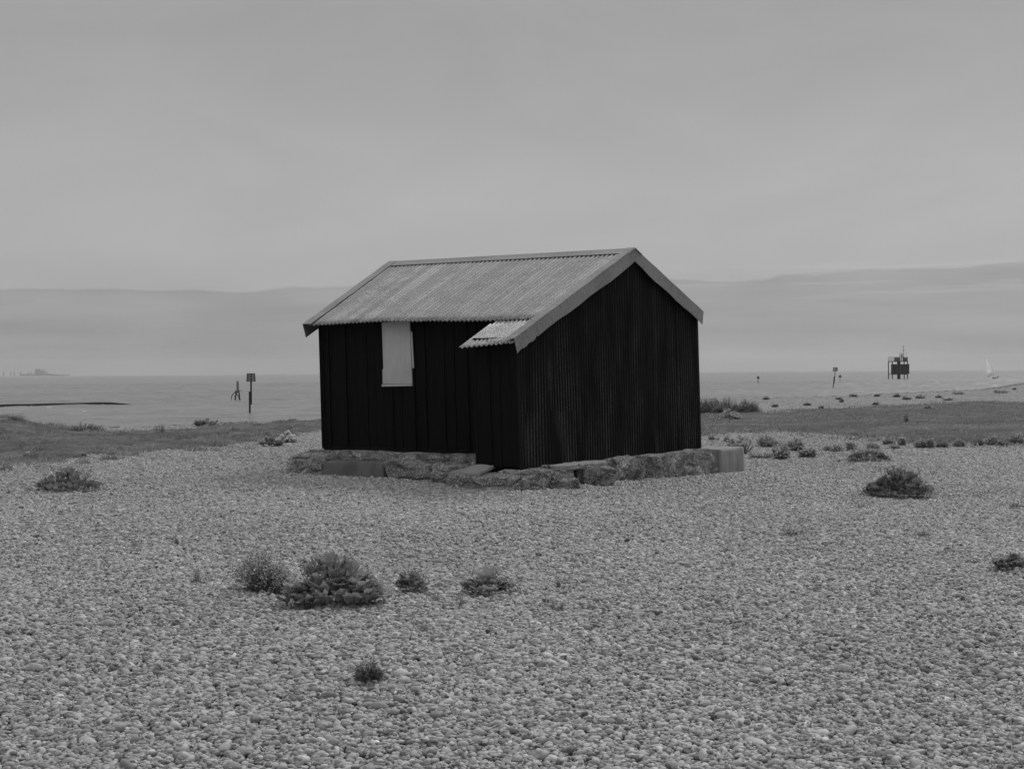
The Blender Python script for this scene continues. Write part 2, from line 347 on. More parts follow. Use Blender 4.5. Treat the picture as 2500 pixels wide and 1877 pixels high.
# ------------------------------------------------------------------ shingle: real pebbles in 2 m patches
def ico(sub):
    bm = bmesh.new(); bmesh.ops.create_icosphere(bm, subdivisions=sub, radius=1)
    v = np.array([p.co[:] for p in bm.verts]); f = np.array([[q.index for q in p.verts] for p in bm.faces]); bm.free(); return v, f
IV, IF = ico(2)
IV3, IF3 = ico(3)
T = 1.5
def pebble_tile(seed, per_m2=3100):
    g = np.random.default_rng(seed); G = 240; cell = T / G; hm = np.zeros((G, G))
    n = int(per_m2 * T * T); rad = np.clip(g.lognormal(math.log(.0105), .43, n), .005, .036)
    order = np.argsort(-rad + g.normal(0, .008, n)); rad = rad[order]
    Vs, Fs, Ts = [], [], []; off = 0
    for r in rad:
        asp = g.uniform(.62, .95); fl = g.uniform(.45, .78)
        ax = np.array([r * 1.18, r * 1.18 * asp, r * fl]); px, py = g.uniform(0, T, 2)
        ci, cj = int(px / cell), int(py / cell); k = max(1, int(r / cell))
        ii = (np.arange(ci - k, ci + k + 1)) % G; jj = (np.arange(cj - k, cj + k + 1)) % G
        sub = hm[np.ix_(ii, jj)]; base = sub.mean() * .6 + sub.min() * .4
        zc = base + ax[2] * .45
        if zc > .045: zc = .045 - g.uniform(0, .025)
        yy, xx = np.meshgrid(np.arange(-k, k + 1) * cell, np.arange(-k, k + 1) * cell)
        q = 1 - (xx ** 2 + yy ** 2) / (r * 1.0) ** 2; top = np.where(q > 0, zc + ax[2] * np.sqrt(np.maximum(q, 0)), -1)
        hm[np.ix_(ii, jj)] = np.maximum(sub, top)
        iv, jf = (IV3, IF3) if r > .019 else (IV, IF)
        P = iv.copy()
        for _ in range(2):
            d = g.normal(size=3); d /= np.linalg.norm(d); P = P * (1 + g.uniform(-.16, .16) * np.sin(P @ d * g.uniform(1.5, 3) + g.uniform(0, 6)))[:, None]
        P = np.sign(P) * np.abs(P) ** g.uniform(.66, 1.0) * ax
        a, t, s = g.uniform(0, 6.28), g.normal(0, .35), g.normal(0, .3)
        Rx = np.array([[1, 0, 0], [0, math.cos(t), -math.sin(t)], [0, math.sin(t), math.cos(t)]])
        Ry = np.array([[math.cos(s), 0, math.sin(s)], [0, 1, 0], [-math.sin(s), 0, math.cos(s)]])
        Rz = np.array([[math.cos(a), -math.sin(a), 0], [math.sin(a), math.cos(a), 0], [0, 0, 1]])
        P = P @ (Rz @ Ry @ Rx).T + np.array([px - T / 2, py - T / 2, zc - .03])
        tn = float(np.clip(g.normal(.285, .075), .10, .50))
        if g.random() < .05: tn *= .5
        if g.random() < .03: tn *= 1.35
        Vs.append(P); Fs.append(jf + off); Ts.append(np.full(len(P), tn)); off += len(P)
    o = np_mesh('shingle_patch', np.concatenate(Vs), np.concatenate(Fs), PEB, np.concatenate(Ts), link=False)
    return o
tiles = [pebble_tile(100 + k) for k in range(4)]
pts = []
for j in range(0, 126):
    for i in range(-50, 72):
        x = i * T * .975 + .4; y = 3.2 + j * T * .975
        if abs(x) > .37 * y + 4.5: continue
        if y > float(edge_y(x)) + 4: continue
        pts.append((x, y, float(ter(x, y))))
pts = np.array(pts)
pm = bpy.data.meshes.new('shingle'); pm.from_pydata([tuple(p) for p in pts], [], [])
dzx = (ter(pts[:, 0] + .75, pts[:, 1]) - ter(pts[:, 0] - .75, pts[:, 1])) / 1.5; dzy = (ter(pts[:, 0], pts[:, 1] + .75) - ter(pts[:, 0], pts[:, 1] - .75)) / 1.5
from mathutils import Euler
rot = []
for k in range(len(pts)):
    nrm = Vector((-dzx[k], -dzy[k], 1)).normalized(); q = Vector((0, 0, 1)).rotation_difference(nrm).to_matrix()
    rz = Matrix.Rotation(random.randrange(4) * math.pi / 2, 3, 'Z'); rot.append((q @ rz).to_euler('XYZ')[:])
at = pm.attributes.new('rot', 'FLOAT_VECTOR', 'POINT'); at.data.foreach_set('vector', np.array(rot, np.float32).ravel())
at = pm.attributes.new('kind_id', 'INT', 'POINT'); at.data.foreach_set('value', rng.integers(0, 4, len(pts)).astype(np.int32))
shingle = bpy.data.objects.new('shingle', pm); COL.objects.link(shingle); pm.materials.append(PEB)
tag(shingle, 'grey flint shingle covering the beach around the black hut', 'shingle', kind='stuff')
ng = bpy.data.node_groups.new('shingle', 'GeometryNodeTree')
ng.interface.new_socket('Geometry', in_out='INPUT', socket_type='NodeSocketGeometry'); ng.interface.new_socket('Geometry', in_out='OUTPUT', socket_type='NodeSocketGeometry')
gi = ng.nodes.new('NodeGroupInput'); go = ng.nodes.new('NodeGroupOutput'); jn = ng.nodes.new('GeometryNodeJoinGeometry')
na = ng.nodes.new('GeometryNodeInputNamedAttribute'); na.data_type = 'FLOAT_VECTOR'; na.inputs['Name'].default_value = 'rot'
nk = ng.nodes.new('GeometryNodeInputNamedAttribute'); nk.data_type = 'INT'; nk.inputs['Name'].default_value = 'kind_id'
e2r = ng.nodes.new('FunctionNodeEulerToRotation'); ng.links.new(na.outputs[0], e2r.inputs[0])
for k, t in enumerate(tiles):
    oi = ng.nodes.new('GeometryNodeObjectInfo'); oi.inputs['Object'].default_value = t
    oi.inputs['As Instance'].default_value = True
    ip = ng.nodes.new('GeometryNodeInstanceOnPoints'); cmp_ = ng.nodes.new('FunctionNodeCompare'); cmp_.data_type = 'INT'; cmp_.operation = 'EQUAL'
    ng.links.new(nk.outputs[0], cmp_.inputs[2]); cmp_.inputs[3].default_value = k
    ng.links.new(gi.outputs[0], ip.inputs['Points']); ng.links.new(cmp_.outputs[0], ip.inputs['Selection'])
    ng.links.new(oi.outputs['Geometry'], ip.inputs['Instance']); ng.links.new(e2r.outputs[0], ip.inputs['Rotation'])
    ng.links.new(ip.outputs[0], jn.inputs[0])
ng.links.new(jn.outputs[0], go.inputs[0])
md = shingle.modifiers.new('shingle', 'NODES'); md.node_group = ng

# ------------------------------------------------------------------ turf patches (sheet that rises through the shingle) and grass
def poly_mask(x, y, poly):
    inside = np.zeros(x.shape, bool); n = len(poly); dist = np.full(x.shape, 1e9)
    for i in range(n):
        (x1, y1), (x2, y2) = poly[i], poly[(i + 1) % n]
        c = ((y1 > y) != (y2 > y)) & (x < (x2 - x1) * (y - y1) / (y2 - y1 + 1e-12) + x1); inside ^= c
        dx, dy = x2 - x1, y2 - y1; t = np.clip(((x - x1) * dx + (y - y1) * dy) / (dx * dx + dy * dy), 0, 1)
        dist = np.minimum(dist, np.hypot(x - x1 - t * dx, y - y1 - t * dy))
    return np.where(inside, dist, -dist)
def pxpoly(pts): return [(gp(*p).x, gp(*p).y) for p in pts]
def vnoise(x, y, s, seed=0):
    o = np.zeros(x.shape); g = np.random.default_rng(seed)
    for k in range(7):
        a = g.uniform(0, 6.28); f = s * 1.55 ** k; o += np.sin((x * math.cos(a) + y * math.sin(a)) * f + g.uniform(0, 6.28) + 1.7 * np.sin((x * math.sin(a) - y * math.cos(a)) * f * .7)) / 1.35 ** k
    return o / 3.2
TURF = []
def turf(poly, step, soft, label, cat='turf', seed=1, keep=.0, rag=.6):
    xs = [p[0] for p in poly]; ys = [p[1] for p in poly]
    ax_ = np.arange(min(xs) - 2, max(xs) + 2, step); ay_ = np.arange(min(ys) - 2, max(ys) + 2, step)
    X, Y = np.meshgrid(ax_, ay_); d = poly_mask(X, Y, poly)
    d = d + rag * vnoise(X, Y * .5, 1.1, seed + 40)
    h = np.clip(d / soft, -1, 1.0) * .09 + .045 * vnoise(X, Y, .9, seed) + .03 * vnoise(X, Y, 3.2, seed + 1) - keep - .16 * np.clip(vnoise(X, Y * .45, .8, seed + 77) - .25, 0, 1) * (rag > 1)
    Z = ter(X, Y) + np.where(d > -1.9, np.clip(h, -.3, .13), -.5) - .03
    n = len(ax_); m_ = len(ay_); i = np.arange((n - 1) * (m_ - 1)); a = (i // (n - 1)) * n + i % (n - 1)
    Fc = np.stack([a, a + 1, a + n + 1, a + n], 1); keepf = (d.ravel()[Fc] > -1.8).any(1)
    o = np_mesh('turf', np.stack([X.ravel(), Y.ravel(), Z.ravel()], 1), Fc[keepf], COVER); tag(o, label, cat, kind='stuff')
    TURF.append((poly, seed)); return o
PL = pxpoly([(-90, 1150), (60, 1134), (180, 1118), (330, 1104), (480, 1094), (600, 1080), (700, 1060), (800, 1048), (800, 1028), (700, 1030), (640, 1036), (540, 1040), (450, 1050), (340, 1056), (200, 1056), (-90, 1050)])
turf(PL, .22, .7, 'low dark turf on the bank behind the shingle, left of the hut', seed=3, rag=.6)
PR = pxpoly([(1690, 1058), (1800, 1056), (1960, 1056), (2100, 1064), (2200, 1080), (2350, 1086), (2520, 1078), (2640, 1070), (2640, 985), (2500, 985), (2400, 981), (2250, 990), (2100, 998), (1980, 1004), (1860, 1012), (1780, 1010), (1690, 1000)])
turf(PR, .3, .9, 'wide dark turf patch on the shingle, right of the hut', seed=5, rag=1.6)

def blades(name, poly, n, hmin, hmax, w, lean, mtl, label, cat='grass', per=13, spread=.3, rag=.6, tseed=3, seed=0, tone=(.1, .9)):
    g = np.random.default_rng(seed); xs = [p[0] for p in poly]; ys = [p[1] for p in poly]
    nc = max(1, int(n / per)); cx = g.uniform(min(xs) - 1, max(xs) + 1, nc * 4); cy = g.uniform(min(ys) - 2, max(ys) + 2, nc * 4)
    md_ = poly_mask(cx, cy, poly) + rag * vnoise(cx, cy * .5, 1.1, tseed + 40); kk = ((md_ > -.1) & (vnoise(cx, cy * .6, .55, seed + 5) > (-.42 if rag < 1 else -.2) - .5 * g.random(len(cx)))) | ((md_ > -1.1) & (g.random(len(cx)) < .10)); cx = cx[kk][:nc]; cy = cy[kk][:nc]; nc = len(cx)
    cr_ = spread * g.uniform(.4, 1.6, nc); ch = g.lognormal(0, .42, nc); ct = g.uniform(0, 1, nc); ci = g.integers(0, nc, n)
    an_ = g.uniform(0, 6.28, n); rr_ = np.sqrt(g.random(n)) * cr_[ci]; x = cx[ci] + rr_ * np.cos(an_); y = cy[ci] + rr_ * np.sin(an_)
    ok = np.ones(n, bool); hsc = np.clip(ch[ci], .45, 2.0) * (1 - .5 * rr_ / cr_[ci]); tcl = ct[ci]
    x = x[ok][:n]; y = y[ok][:n]; n = len(x); h = g.uniform(hmin, hmax, n) * hsc; a = g.uniform(0, 6.28, n)
    dx = np.cos(a) * w / 2; dy = np.sin(a) * w / 2; z0 = ter(x, y) - .02; ll = g.normal(lean, .35, n) * h; la = g.normal(.3, .9, n)
    lx = ll * np.cos(la); ly = ll * np.sin(la)
    P = np.zeros((n, 5, 3)); P[:, 0] = np.stack([x - dx, y - dy, z0], 1); P[:, 1] = np.stack([x + dx, y + dy, z0], 1)
    P[:, 2] = np.stack([x + dx * .7 + lx * .35, y + dy * .7 + ly * .35, z0 + h * .6], 1); P[:, 3] = np.stack([x - dx * .7 + lx * .35, y - dy * .7 + ly * .35, z0 + h * .6], 1)
    P[:, 4] = np.stack([x + lx, y + ly, z0 + h], 1)
    b = np.arange(n)[:, None] * 5; Fc = np.concatenate([b + [0, 1, 2], b + [0, 2, 3], b + [3, 2, 4]])
    o = np_mesh(name, P.reshape(-1, 3), Fc, mtl, np.repeat(tone[0] + (tone[1] - tone[0]) * np.clip(tcl * .7 + g.uniform(0, .3, n), 0, 1), 5), smooth=False); tag(o, label, cat, kind='stuff'); return o
blades('grass', PL, 200000, .04, .14, .028, .7, GRASS, 'wind-combed grass on the bank behind the shingle, left of the hut', seed=21)
blades('grass', PR, 320000, .025, .10, .045, .6, GRASS, 'short grass growing on the turf patch, right of the hut', seed=22, rag=1.6, tseed=5, spread=.4, per=12)
HUM = pxpoly([(-120, 1080), (50, 1092), (130, 1085), (120, 1062), (60, 1056), (-120, 1050)])
blades('grass', HUM, 60000, .07, .19, .02, 1.1, GRASS, 'longer tousled grass on the hummock at the left edge', seed=23, tone=(.2, .9))

# ------------------------------------------------------------------ hut
C0 = Vector((.09, 20.7, 0)); TH = R(31.6)
UU = Vector((-math.cos(TH), math.sin(TH), 0)); VV = Vector((math.sin(TH), math.cos(TH), 0))
LEAN = -.022
def P(u, v, z): return C0 + UU * u + VV * v + Vector((LEAN * (z - .3), 0, z))
VA, ZA = 3.53, 3.55; SL = .40; SR = .36
def zroof(v): return ZA - SL * (VA - v) if v < VA else ZA - SR * (v - VA)
VM = .85; VEV = .60; LU = 4.13; WB = 6.07
ZB, ZM = .28, .425
hut = empty('beach_hut', P(2, 3, 0)); tag(hut, 'black tarred hut with pale corrugated iron roof standing on the shingle', 'hut')
hl = hut.location.copy()
def hb(mb, name, mtl, parent=None, smooth=False):
    o = mb.build(name, mtl, parent or hut, smooth); o.data.transform(Matrix.Translation(-hl)); return o
# added filler inside the walls, dark so no light leaks between the boards
m = MB()
def prism(m, secs, tone=.5):   # list of cross sections (same vertex count) along the hut
    n = len(secs[0]); vs = [p for s in secs for p in s]
    fs = [(i * n + k, i * n + (k + 1) % n, (i + 1) * n + (k + 1) % n, (i + 1) * n + k) for i in range(len(secs) - 1) for k in range(n)]
    fs += [tuple(range(n - 1, -1, -1)), tuple((len(secs) - 1) * n + k for k in range(n))]; m.add(vs, fs, tone)
def sec(u, v0, v1, zb, inset=.05): return [P(u, v0, zb), P(u, v0, zroof(v0) - inset), P(u, VA, ZA - inset), P(u, v1, zroof(v1) - inset), P(u, v1, zb)]
prism(m, [sec(.08, VM + .05, WB - .05, .2, .14), sec(LU - .06, VM + .05, WB - .05, .2, .14)])
m.hexa([P(.06, .05, .1), P(.64, .05, .1), P(.64, VM + .1, .1), P(.06, VM + .1, .1), P(.06, .05, zroof(.05) - .12), P(.64, .05, zroof(.05) - .14), P(.64, VM + .1, zroof(VM) - .1), P(.06, VM + .1, zroof(VM) - .1)])
hb(m, 'light_block_core', DARK)
# plank wall, main front
def planks(m, u0, u1, v, zb, ztop, wmin, wmax, rs, out=-1):
    u = u0
    while u < u1 - .02:
        w = min(rs.uniform(wmin, wmax), u1 - u); o = rs.uniform(0, .014); t = .022; g = rs.uniform(.004, .010)
        za = zb + rs.uniform(-.02, .015); tilt = rs.uniform(-.004, .004)
        a, b = u + g / 2, u + w - g / 2; vo = v - o - t; vi = v
        m.hexa([P(a + tilt, vo, za), P(b + tilt, vo, za), P(b + tilt, vi, za), P(a + tilt, vi, za), P(a, vo, ztop(a)), P(b, vo, ztop(b)), P(b, vi, ztop(b)), P(a, vi, ztop(a))], rs.random())
        if rs.random() < .35:   # cover strip along a joint
            c = u + w; m.hexa([P(c - .022, v - .05, za), P(c + .022, v - .05, za), P(c + .022, v - .02, za), P(c - .022, v - .02, za), P(c - .022, v - .05, ztop(c)), P(c + .022, v - .05, ztop(c)), P(c + .022, v - .02, ztop(c)), P(c - .022, v - .02, ztop(c))], rs.random())
        u += w
rs = random.Random(5)
m = MB(); planks(m, .60, LU, VM, ZM, lambda u: zroof(VM) - .05, .14, .23, rs); hb(m, 'plank_wall', TAR)
m = MB(); m.hexa([P(.5, VM - .05, ZM - .06), P(LU + .01, VM - .05, ZM - .06), P(LU + .01, VM, ZM - .06), P(.5, VM, ZM - .06), P(.5, VM - .03, ZM + .02), P(LU + .01, VM - .03, ZM + .02), P(LU + .01, VM, ZM + .02), P(.5, VM, ZM + .02)]); hb(m, 'sole_plate', TAR)
m = MB(); planks(m, .02, .70, 0.0, ZB - .02, lambda u: zroof(0) - .05, .16, .24, rs)
# return wall of the projecting bay
for k in range(4):
    va = .0 + k * .21; m.hexa([P(.70, va + .004, ZB + .02), P(.725, va + .004, ZB + .02), P(.725, va + .2, ZB + .02), P(.70, va + .2, ZB + .02), P(.70, va + .004, zroof(va) - .06), P(.725, va + .004, zroof(va) - .06), P(.725, va + .2, zroof(va) - .02), P(.70, va + .2, zroof(va) - .02)], rs.random())
hb(m, 'bay_plank_wall', TAR)
# corrugated gable wall, overlapping sheets with their own tilt
def corrug_wall(m, v0, v1, zb, zt, off, pitch=.088, amp=.015, tilt=0., u=-.0, seg=16, rowz=12):
    n = int((v1 - v0) / pitch * seg) + 1; vs = []; tn = []
    for i in range(n + 1):
        t = i / n; vbase = v0 + (v1 - v0) * t; ph = vbase / pitch * 2 * math.pi
        for k in range(rowz + 1):
            vv = vbase + tilt * (k / rowz - .5); top = zt(vv); bot = zb(vv); z = bot + (top - bot) * k / rowz
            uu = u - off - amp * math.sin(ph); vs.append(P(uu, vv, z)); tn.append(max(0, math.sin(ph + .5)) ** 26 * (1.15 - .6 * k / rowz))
    r = rowz + 1; fs = [(i * r + k, (i + 1) * r + k, (i + 1) * r + k + 1, i * r + k + 1) for i in range(n) for k in range(rowz)]
    m.add(vs, fs, tn)
m = MB(); top = lambda v: zroof(v) - .06
fr = random.Random(3)
for v0, v1, ti in ((0.0, .95, .04), (.86, 1.75, -.03), (1.68, 2.65, .06), (2.58, 3.5, .02), (3.42, 4.4, .07), (4.32, 5.25, .04), (5.2, WB, .0)):
    o = .012 if fr.random() < .5 else .022
    zb_ = fr.uniform(-.03, .02)
    corrug_wall(m, v0, v1, lambda v: ZB - .02 + .0 * v, top, o, tilt=ti, pitch=fr.uniform(.078, .09))
corrug_wall(m, .1, 1.55, lambda v: ZB - .03, lambda v: 1.02, .030, tilt=.0)
o = hb(m, 'corrugated_gable_wall', TARI, smooth=True)
# far gable and rear wall, plain boarded
m = MB()
for k in range(26):
    va = VM + k * .2; vb = min(va + .194, WB)
    if va > WB: break
    m.hexa([P(LU - .02, va, ZM), P(LU + .01, va, ZM), P(LU + .01, vb, ZM), P(LU - .02, vb, ZM), P(LU - .02, va, zroof(va) - .06), P(LU + .01, va, zroof(va) - .06), P(LU + .01, vb, zroof(vb) - .06), P(LU - .02, vb, zroof(vb) - .06)], rs.random())
u = 0.
while u < LU:
    m.hexa([P(u, WB - .02, .25), P(u + .19, WB - .02, .25), P(u + .19, WB + .01, .25), P(u, WB + .01, .25), P(u, WB - .02, zroof(WB) - .06), P(u + .19, WB - .02, zroof(WB) - .06), P(u + .19, WB + .01, zroof(WB) - .06), P(u, WB + .01, zroof(WB) - .06)], rs.random()); u += .196
hb(m, 'rear_plank_wall', TAR)
# corner posts
m = MB()
def post(m, u, v, s, zb, zt): m.hexa([P(u - s, v - s, zb), P(u + s, v - s, zb), P(u + s, v + s, zb), P(u - s, v + s, zb), P(u - s, v - s, zt), P(u + s, v - s, zt), P(u + s, v + s, zt), P(u - s, v + s, zt)])
for a_ in ((LU, VM - .01, .04, ZM - .02, zroof(VM) - .05), (-.012, -.012, .035, .12, zroof(0) - .06), (0, WB, .035, .2, zroof(WB) - .06)):
    m = MB(); post(m, *a_); hb(m, 'corner_post', TAR)
# roof sheets
UN = -.13
def ufar(v): return 4.26 + (min(v, VA) - VEV) / (VA - VEV) * .47
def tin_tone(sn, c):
    return .5 + .22 * sn + .28 * (random.Random(c * 7 + 1).random() - .5)  # trough dirt doubling as corrugation shading put into the colour, plus random rib tone
def corrug_roof(m, v0, v1, u0f, u1f, lift=0., pitch=.0765, amp=.0145, seg=8, rows=14, jag=0., zf=None, rs=None, thick=.004):
    zf = zf or zroof; n = int(4.9 / pitch * seg * abs(u1f(v0) - u0f(v0)) / 4.9)
    js = {}
    vs = []; tn = []
    for i in range(n + 1):
        t = i / n; sheet = int(t * n / seg / 9)
        j = js.setdefault(sheet, rs.uniform(-jag, jag) if rs else 0)
        for k in range(rows + 1):
            s = k / rows; v = (v0 + j * (1 - s)) + (v1 - v0 - j * (1 - s)) * s; u = u0f(v) + (u1f(v) - u0f(v)) * t
            ph = t * n / seg * 2 * math.pi
            sag = -.018 * math.sin(math.pi * min(max(t, 0), 1) * 2.3) * (1 - s) * (1 if jag else 0)
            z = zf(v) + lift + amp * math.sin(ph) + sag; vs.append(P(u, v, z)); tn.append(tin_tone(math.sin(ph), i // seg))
    r = rows + 1; fs = [(i * r + k, i * r + k + 1, (i + 1) * r + k + 1, (i + 1) * r + k) for i in range(n) for k in range(rows)]
    m.add(vs, fs, tn)
def solid(o, t):
    s = o.modifiers.new('thickness', 'SOLIDIFY'); s.thickness = t; s.offset = -1; return o
rr = random.Random(9)
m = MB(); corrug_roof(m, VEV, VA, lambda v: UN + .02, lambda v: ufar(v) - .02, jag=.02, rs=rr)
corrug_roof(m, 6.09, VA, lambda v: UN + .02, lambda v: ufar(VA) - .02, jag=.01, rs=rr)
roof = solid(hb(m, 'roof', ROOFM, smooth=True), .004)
# roof of the bay, two short sheets
m = MB(); UB = 1.02
def zbay(v, s=0): return zroof(v) - .035
def bay(m, va, vb, v1, u1a, u1b, dz, amp=.0155):      # va near end, vb far end of the front edge
    n = int(.88 / .0765 * 8); rows = 8; vs = []; tn = []
    for i in range(n + 1):
        t = i / n; v0 = va + (vb - va) * t
        for k in range(rows + 1):
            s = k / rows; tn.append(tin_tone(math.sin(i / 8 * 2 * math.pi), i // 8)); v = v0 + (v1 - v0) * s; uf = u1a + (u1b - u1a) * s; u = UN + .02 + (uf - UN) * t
            z = zroof(v) - .03 + dz - .05 * t * (1 - s) + amp * math.sin(i / 8 * 2 * math.pi); vs.append(P(u, v, z))
    r = rows + 1; m.add(vs, [(i * r + k, i * r + k + 1, (i + 1) * r + k + 1, (i + 1) * r + k) for i in range(n) for k in range(rows)], tn)
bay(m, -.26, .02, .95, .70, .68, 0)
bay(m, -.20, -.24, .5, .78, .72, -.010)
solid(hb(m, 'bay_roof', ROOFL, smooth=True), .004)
# ridge cap
m = MB()
cap = [(-.22, -.0), (-.05, .0), (0, .006), (.05, .0), (.22, 0)]
def capsec(u, bend=0):
    pts = []
    for dv, dz in cap: pts.append(P(u, VA + dv, zroof(VA + dv) + .022 + dz))
    for dv, dz in cap[::-1]: pts.append(P(u, VA + dv, zroof(VA + dv) + .018 + dz))
    return pts
us = [UN - .02 + k * (4.73 - UN + .04) / 14 for k in range(15)]
prism(m, [capsec(u) for u in us]); hb(m, 'ridge_cap', FLASH, roof)
# rake flashing: strip on the roof plus hanging fascia, as one folded section per slope
def rake(m, ua, ub, side, v0, v1, va_, vb_, wtop, drop, e=.026, cutp=1, joint=0):
    # ua at v0, ub at v1 outer edge; side = +1 inner direction is +u
    n = 10; secs = []
    for k in range(n + 1):
        s = k / n; v = v0 + (v1 - v0) * s; u = ua + (ub - ua) * s; z = zroof(v) + e + .004 * math.sin(k * 2.1 + v0)
        dv = (SL if v < VA or v0 < VA else -SR) * drop * (1 - abs(s - .5) * 0)
        if v0 >= VA: dv = -SR * drop
        vd = v + dv * cutp if k <= 1 else v + dv
        if k == n: vd = v
        if k == n - 1: vd = v + dv * .5
        if cutp == 0: vd = v + dv * s * (1 if k < n else 0)
        if k == n and joint: vd = v
        zt = z; zl = zroof(v) - drop + .010 * math.sin(k * 1.7 + ua * 9)
        secs.append([P(u + side * wtop, v, z + .004), P(u, v, z + .004), P(u - side * .004, vd, zl), P(u + side * .002, vd, zl), P(u + side * .006, v, z), P(u + side * wtop, v, z)])
    prism(m, secs)
m = MB(); rake(m, UN, UN, 1, -.24, .38, 0, 0, .15, .17); hb(m, 'rake_flashing', FLASH, roof)
m = MB(); rake(m, UN - .002, UN - .002, 1, .385, VA, 0, 0, .15, .18, e=.029, cutp=0); hb(m, 'rake_flashing', FLASH, roof)
m = MB(); rake(m, UN - .001, UN - .001, 1, 6.14, VA, 0, 0, .12, .19, e=.028); hb(m, 'rake_flashing', FLASH, roof)
m = MB(); rake(m, ufar(VEV) + .02, 4.75, -1, VEV - .06, VA, 0, 0, .17, .19); hb(m, 'rake_flashing', FLASH, roof)
m = MB(); rake(m, 4.75, 4.75, -1, 6.14, VA, 0, 0, .17, .19); hb(m, 'rake_flashing', FLASH, roof)
# shuttered window
def on_front(px, py, v=VM - .05):
    d = ray(px, py); nrm = VV; base = C0 + VV * v; o = Vector((0, 0, EYE)); t = (base - o).dot(nrm) / d.dot(nrm); p = o + d * t
    z = p.z; q = p - C0 - Vector((LEAN * (z - .3), 0, 0)); return q.dot(UU), z
def panel(m, quad, v, t):
    c = [on_front(*p, v=v) for p in quad]; lo = [P(u, v - t, z) for u, z in c]; hi = [P(u, v, z) for u, z in c]
    m.hexa([lo[0], lo[1], hi[1], hi[0], lo[3], lo[2], hi[2], hi[3]])
m = MB(); panel(m, [(940.5, 937), (1009, 937), (1004, 784), (936.4, 788)], VM - .05, .022); sh = hb(m, 'window_shutter', SHUT)
m = MB(); panel(m, [(936.5, 943.5), (1010, 942), (1009.5, 937.5), (937, 938)], VM - .045, .04); hb(m, 'sill', SHUT, sh)
m = MB(); panel(m, [(1009.5, 899), (1013, 898), (1009, 810), (1005.5, 809)], VM - .05, .015); hb(m, 'frame', SHUT, sh); m = MB(); panel(m, [(937, 937), (940, 937), (939, 901), (936.5, 901)], VM - .05, .015); hb(m, 'frame', SHUT, sh)

# ------------------------------------------------------------------ concrete base
base = empty('concrete_plinth', P(2, 2, 0)); tag(base, 'broken pebbly concrete plinth under the black hut', 'plinth')
bl = base.location.copy()
def rough(name, c, mtl, parent, amp=.03, n=22, rnd=.12, seed=0, label=None, freq=5., cat=None):
    """hexahedron with 8 corners (bottom 4, top 4), corners rounded and surface eroded"""
    bm = bmesh.new(); bmesh.ops.create_cube(bm, size=2); bmesh.ops.subdivide_edges(bm, edges=bm.edges[:], cuts=n, use_grid_fill=True)
    c = [Vector(p) for p in c]; L_ = max((c[1] - c[0]).length, (c[3] - c[0]).length)
    for v in bm.verts:
        a, b, d = v.co
        s = max(abs(a), abs(b), abs(d)); q = (abs(a) ** 6 + abs(b) ** 6 + abs(d) ** 6) ** (1 / 6) / s; k = 1 + (1 / q - 1) * rnd * 6
        a, b, d = a * k, b * k, d * k; a, b, d = [(t + 1) / 2 for t in (a, b, d)]
        lo = (c[0] * (1 - a) + c[1] * a) * (1 - b) + (c[3] * (1 - a) + c[2] * a) * b; hi = (c[4] * (1 - a) + c[5] * a) * (1 - b) + (c[7] * (1 - a) + c[6] * a) * b
        p = lo * (1 - d) + hi * d; w = Vector((seed * 3.1, 0, 0))
        nn = noise.noise_vector((p + w) * freq) * amp * 1.25 + noise.noise_vector((p + w) * freq * 7) * amp * .15 + noise.noise_vector((p + w) * freq * 4) * amp * .35 + noise.noise_vector((p + w) * 1.7) * amp * 1.2
        if amp > .02:
            dd_, _p = noise.voronoi((p + w) * 2.3); ed = dd_[1] - dd_[0]
            if ed < .10: nn -= (p - sum(c, Vector()) / 8).normalized() * .05 * (1 - ed / .10)
        nn.z *= .6; v.co = p + nn - (bl if parent else Vector((0, 0, 0)))
    me = bpy.data.meshes.new(name); bm.to_mesh(me); bm.free(); me.materials.append(mtl)
    if amp <= .02: me.shade_smooth()
    o = bpy.data.objects.new(name, me); COL.objects.link(o)
    if parent: o.parent = parent
    if label: o['label'] = label
    return o
def uvb(u0, u1, v0, v1, z0, z1, sk=(0, 0, 0, 0)):
    return [P(u1, v0 + sk[0], z0), P(u0, v0 + sk[1], z0), P(u0, v1, z0), P(u1, v1, z0), P(u1, v0 + sk[2], z1), P(u0, v0 + sk[3], z1), P(u0, v1, z1), P(u1, v1, z1)]
# front side tiers
rough('slab', uvb(.76, 4.3, .52, 3, .0, .385, (.1, .0, .1, .0)), CONC, base, .024, 34, .02, 1)
rough('block', uvb(3.66, 4.5, .08, 1.3, -.1, .33, (.15, 0, .2, .05)), CONC, base, .05, 22, .14, 2)
rough('block', uvb(2.52, 3.68, .14, .9, -.1, .25, (.0, .03, .05, .09)), CSM, base, .012, 20, .03, 3, 'smooth rendered block with dark stains')
rough('block', uvb(1.55, 2.5, .16, .9, -.08, .28), CONC, base, .055, 22, .14, 4)
rough('block', uvb(.75, 1.58, .0, .9, -.02, .27), CONC, base, .06, 22, .16, 5)
rough('slab', uvb(.0, 1.35, -.32, .5, .0, .17, (.15, .0, .15, .0)), CONC, base, .024, 24, .06, 6)
# corner
rough('block', uvb(-.30, .92, -.60, .05, -.04, .17, (.14, .0, .18, .05)), CONC, base, .042, 26, .12, 7)
rough('slab', [P(.95, -.38, .15), P(.42, -.33, .15), P(.38, .02, .24), P(.66, .02, .24), P(.95, -.36, .20), P(.42, -.31, .21), P(.38, .02, .30), P(.66, .02, .30)], CEND, base, .018, 14, .08, 8)
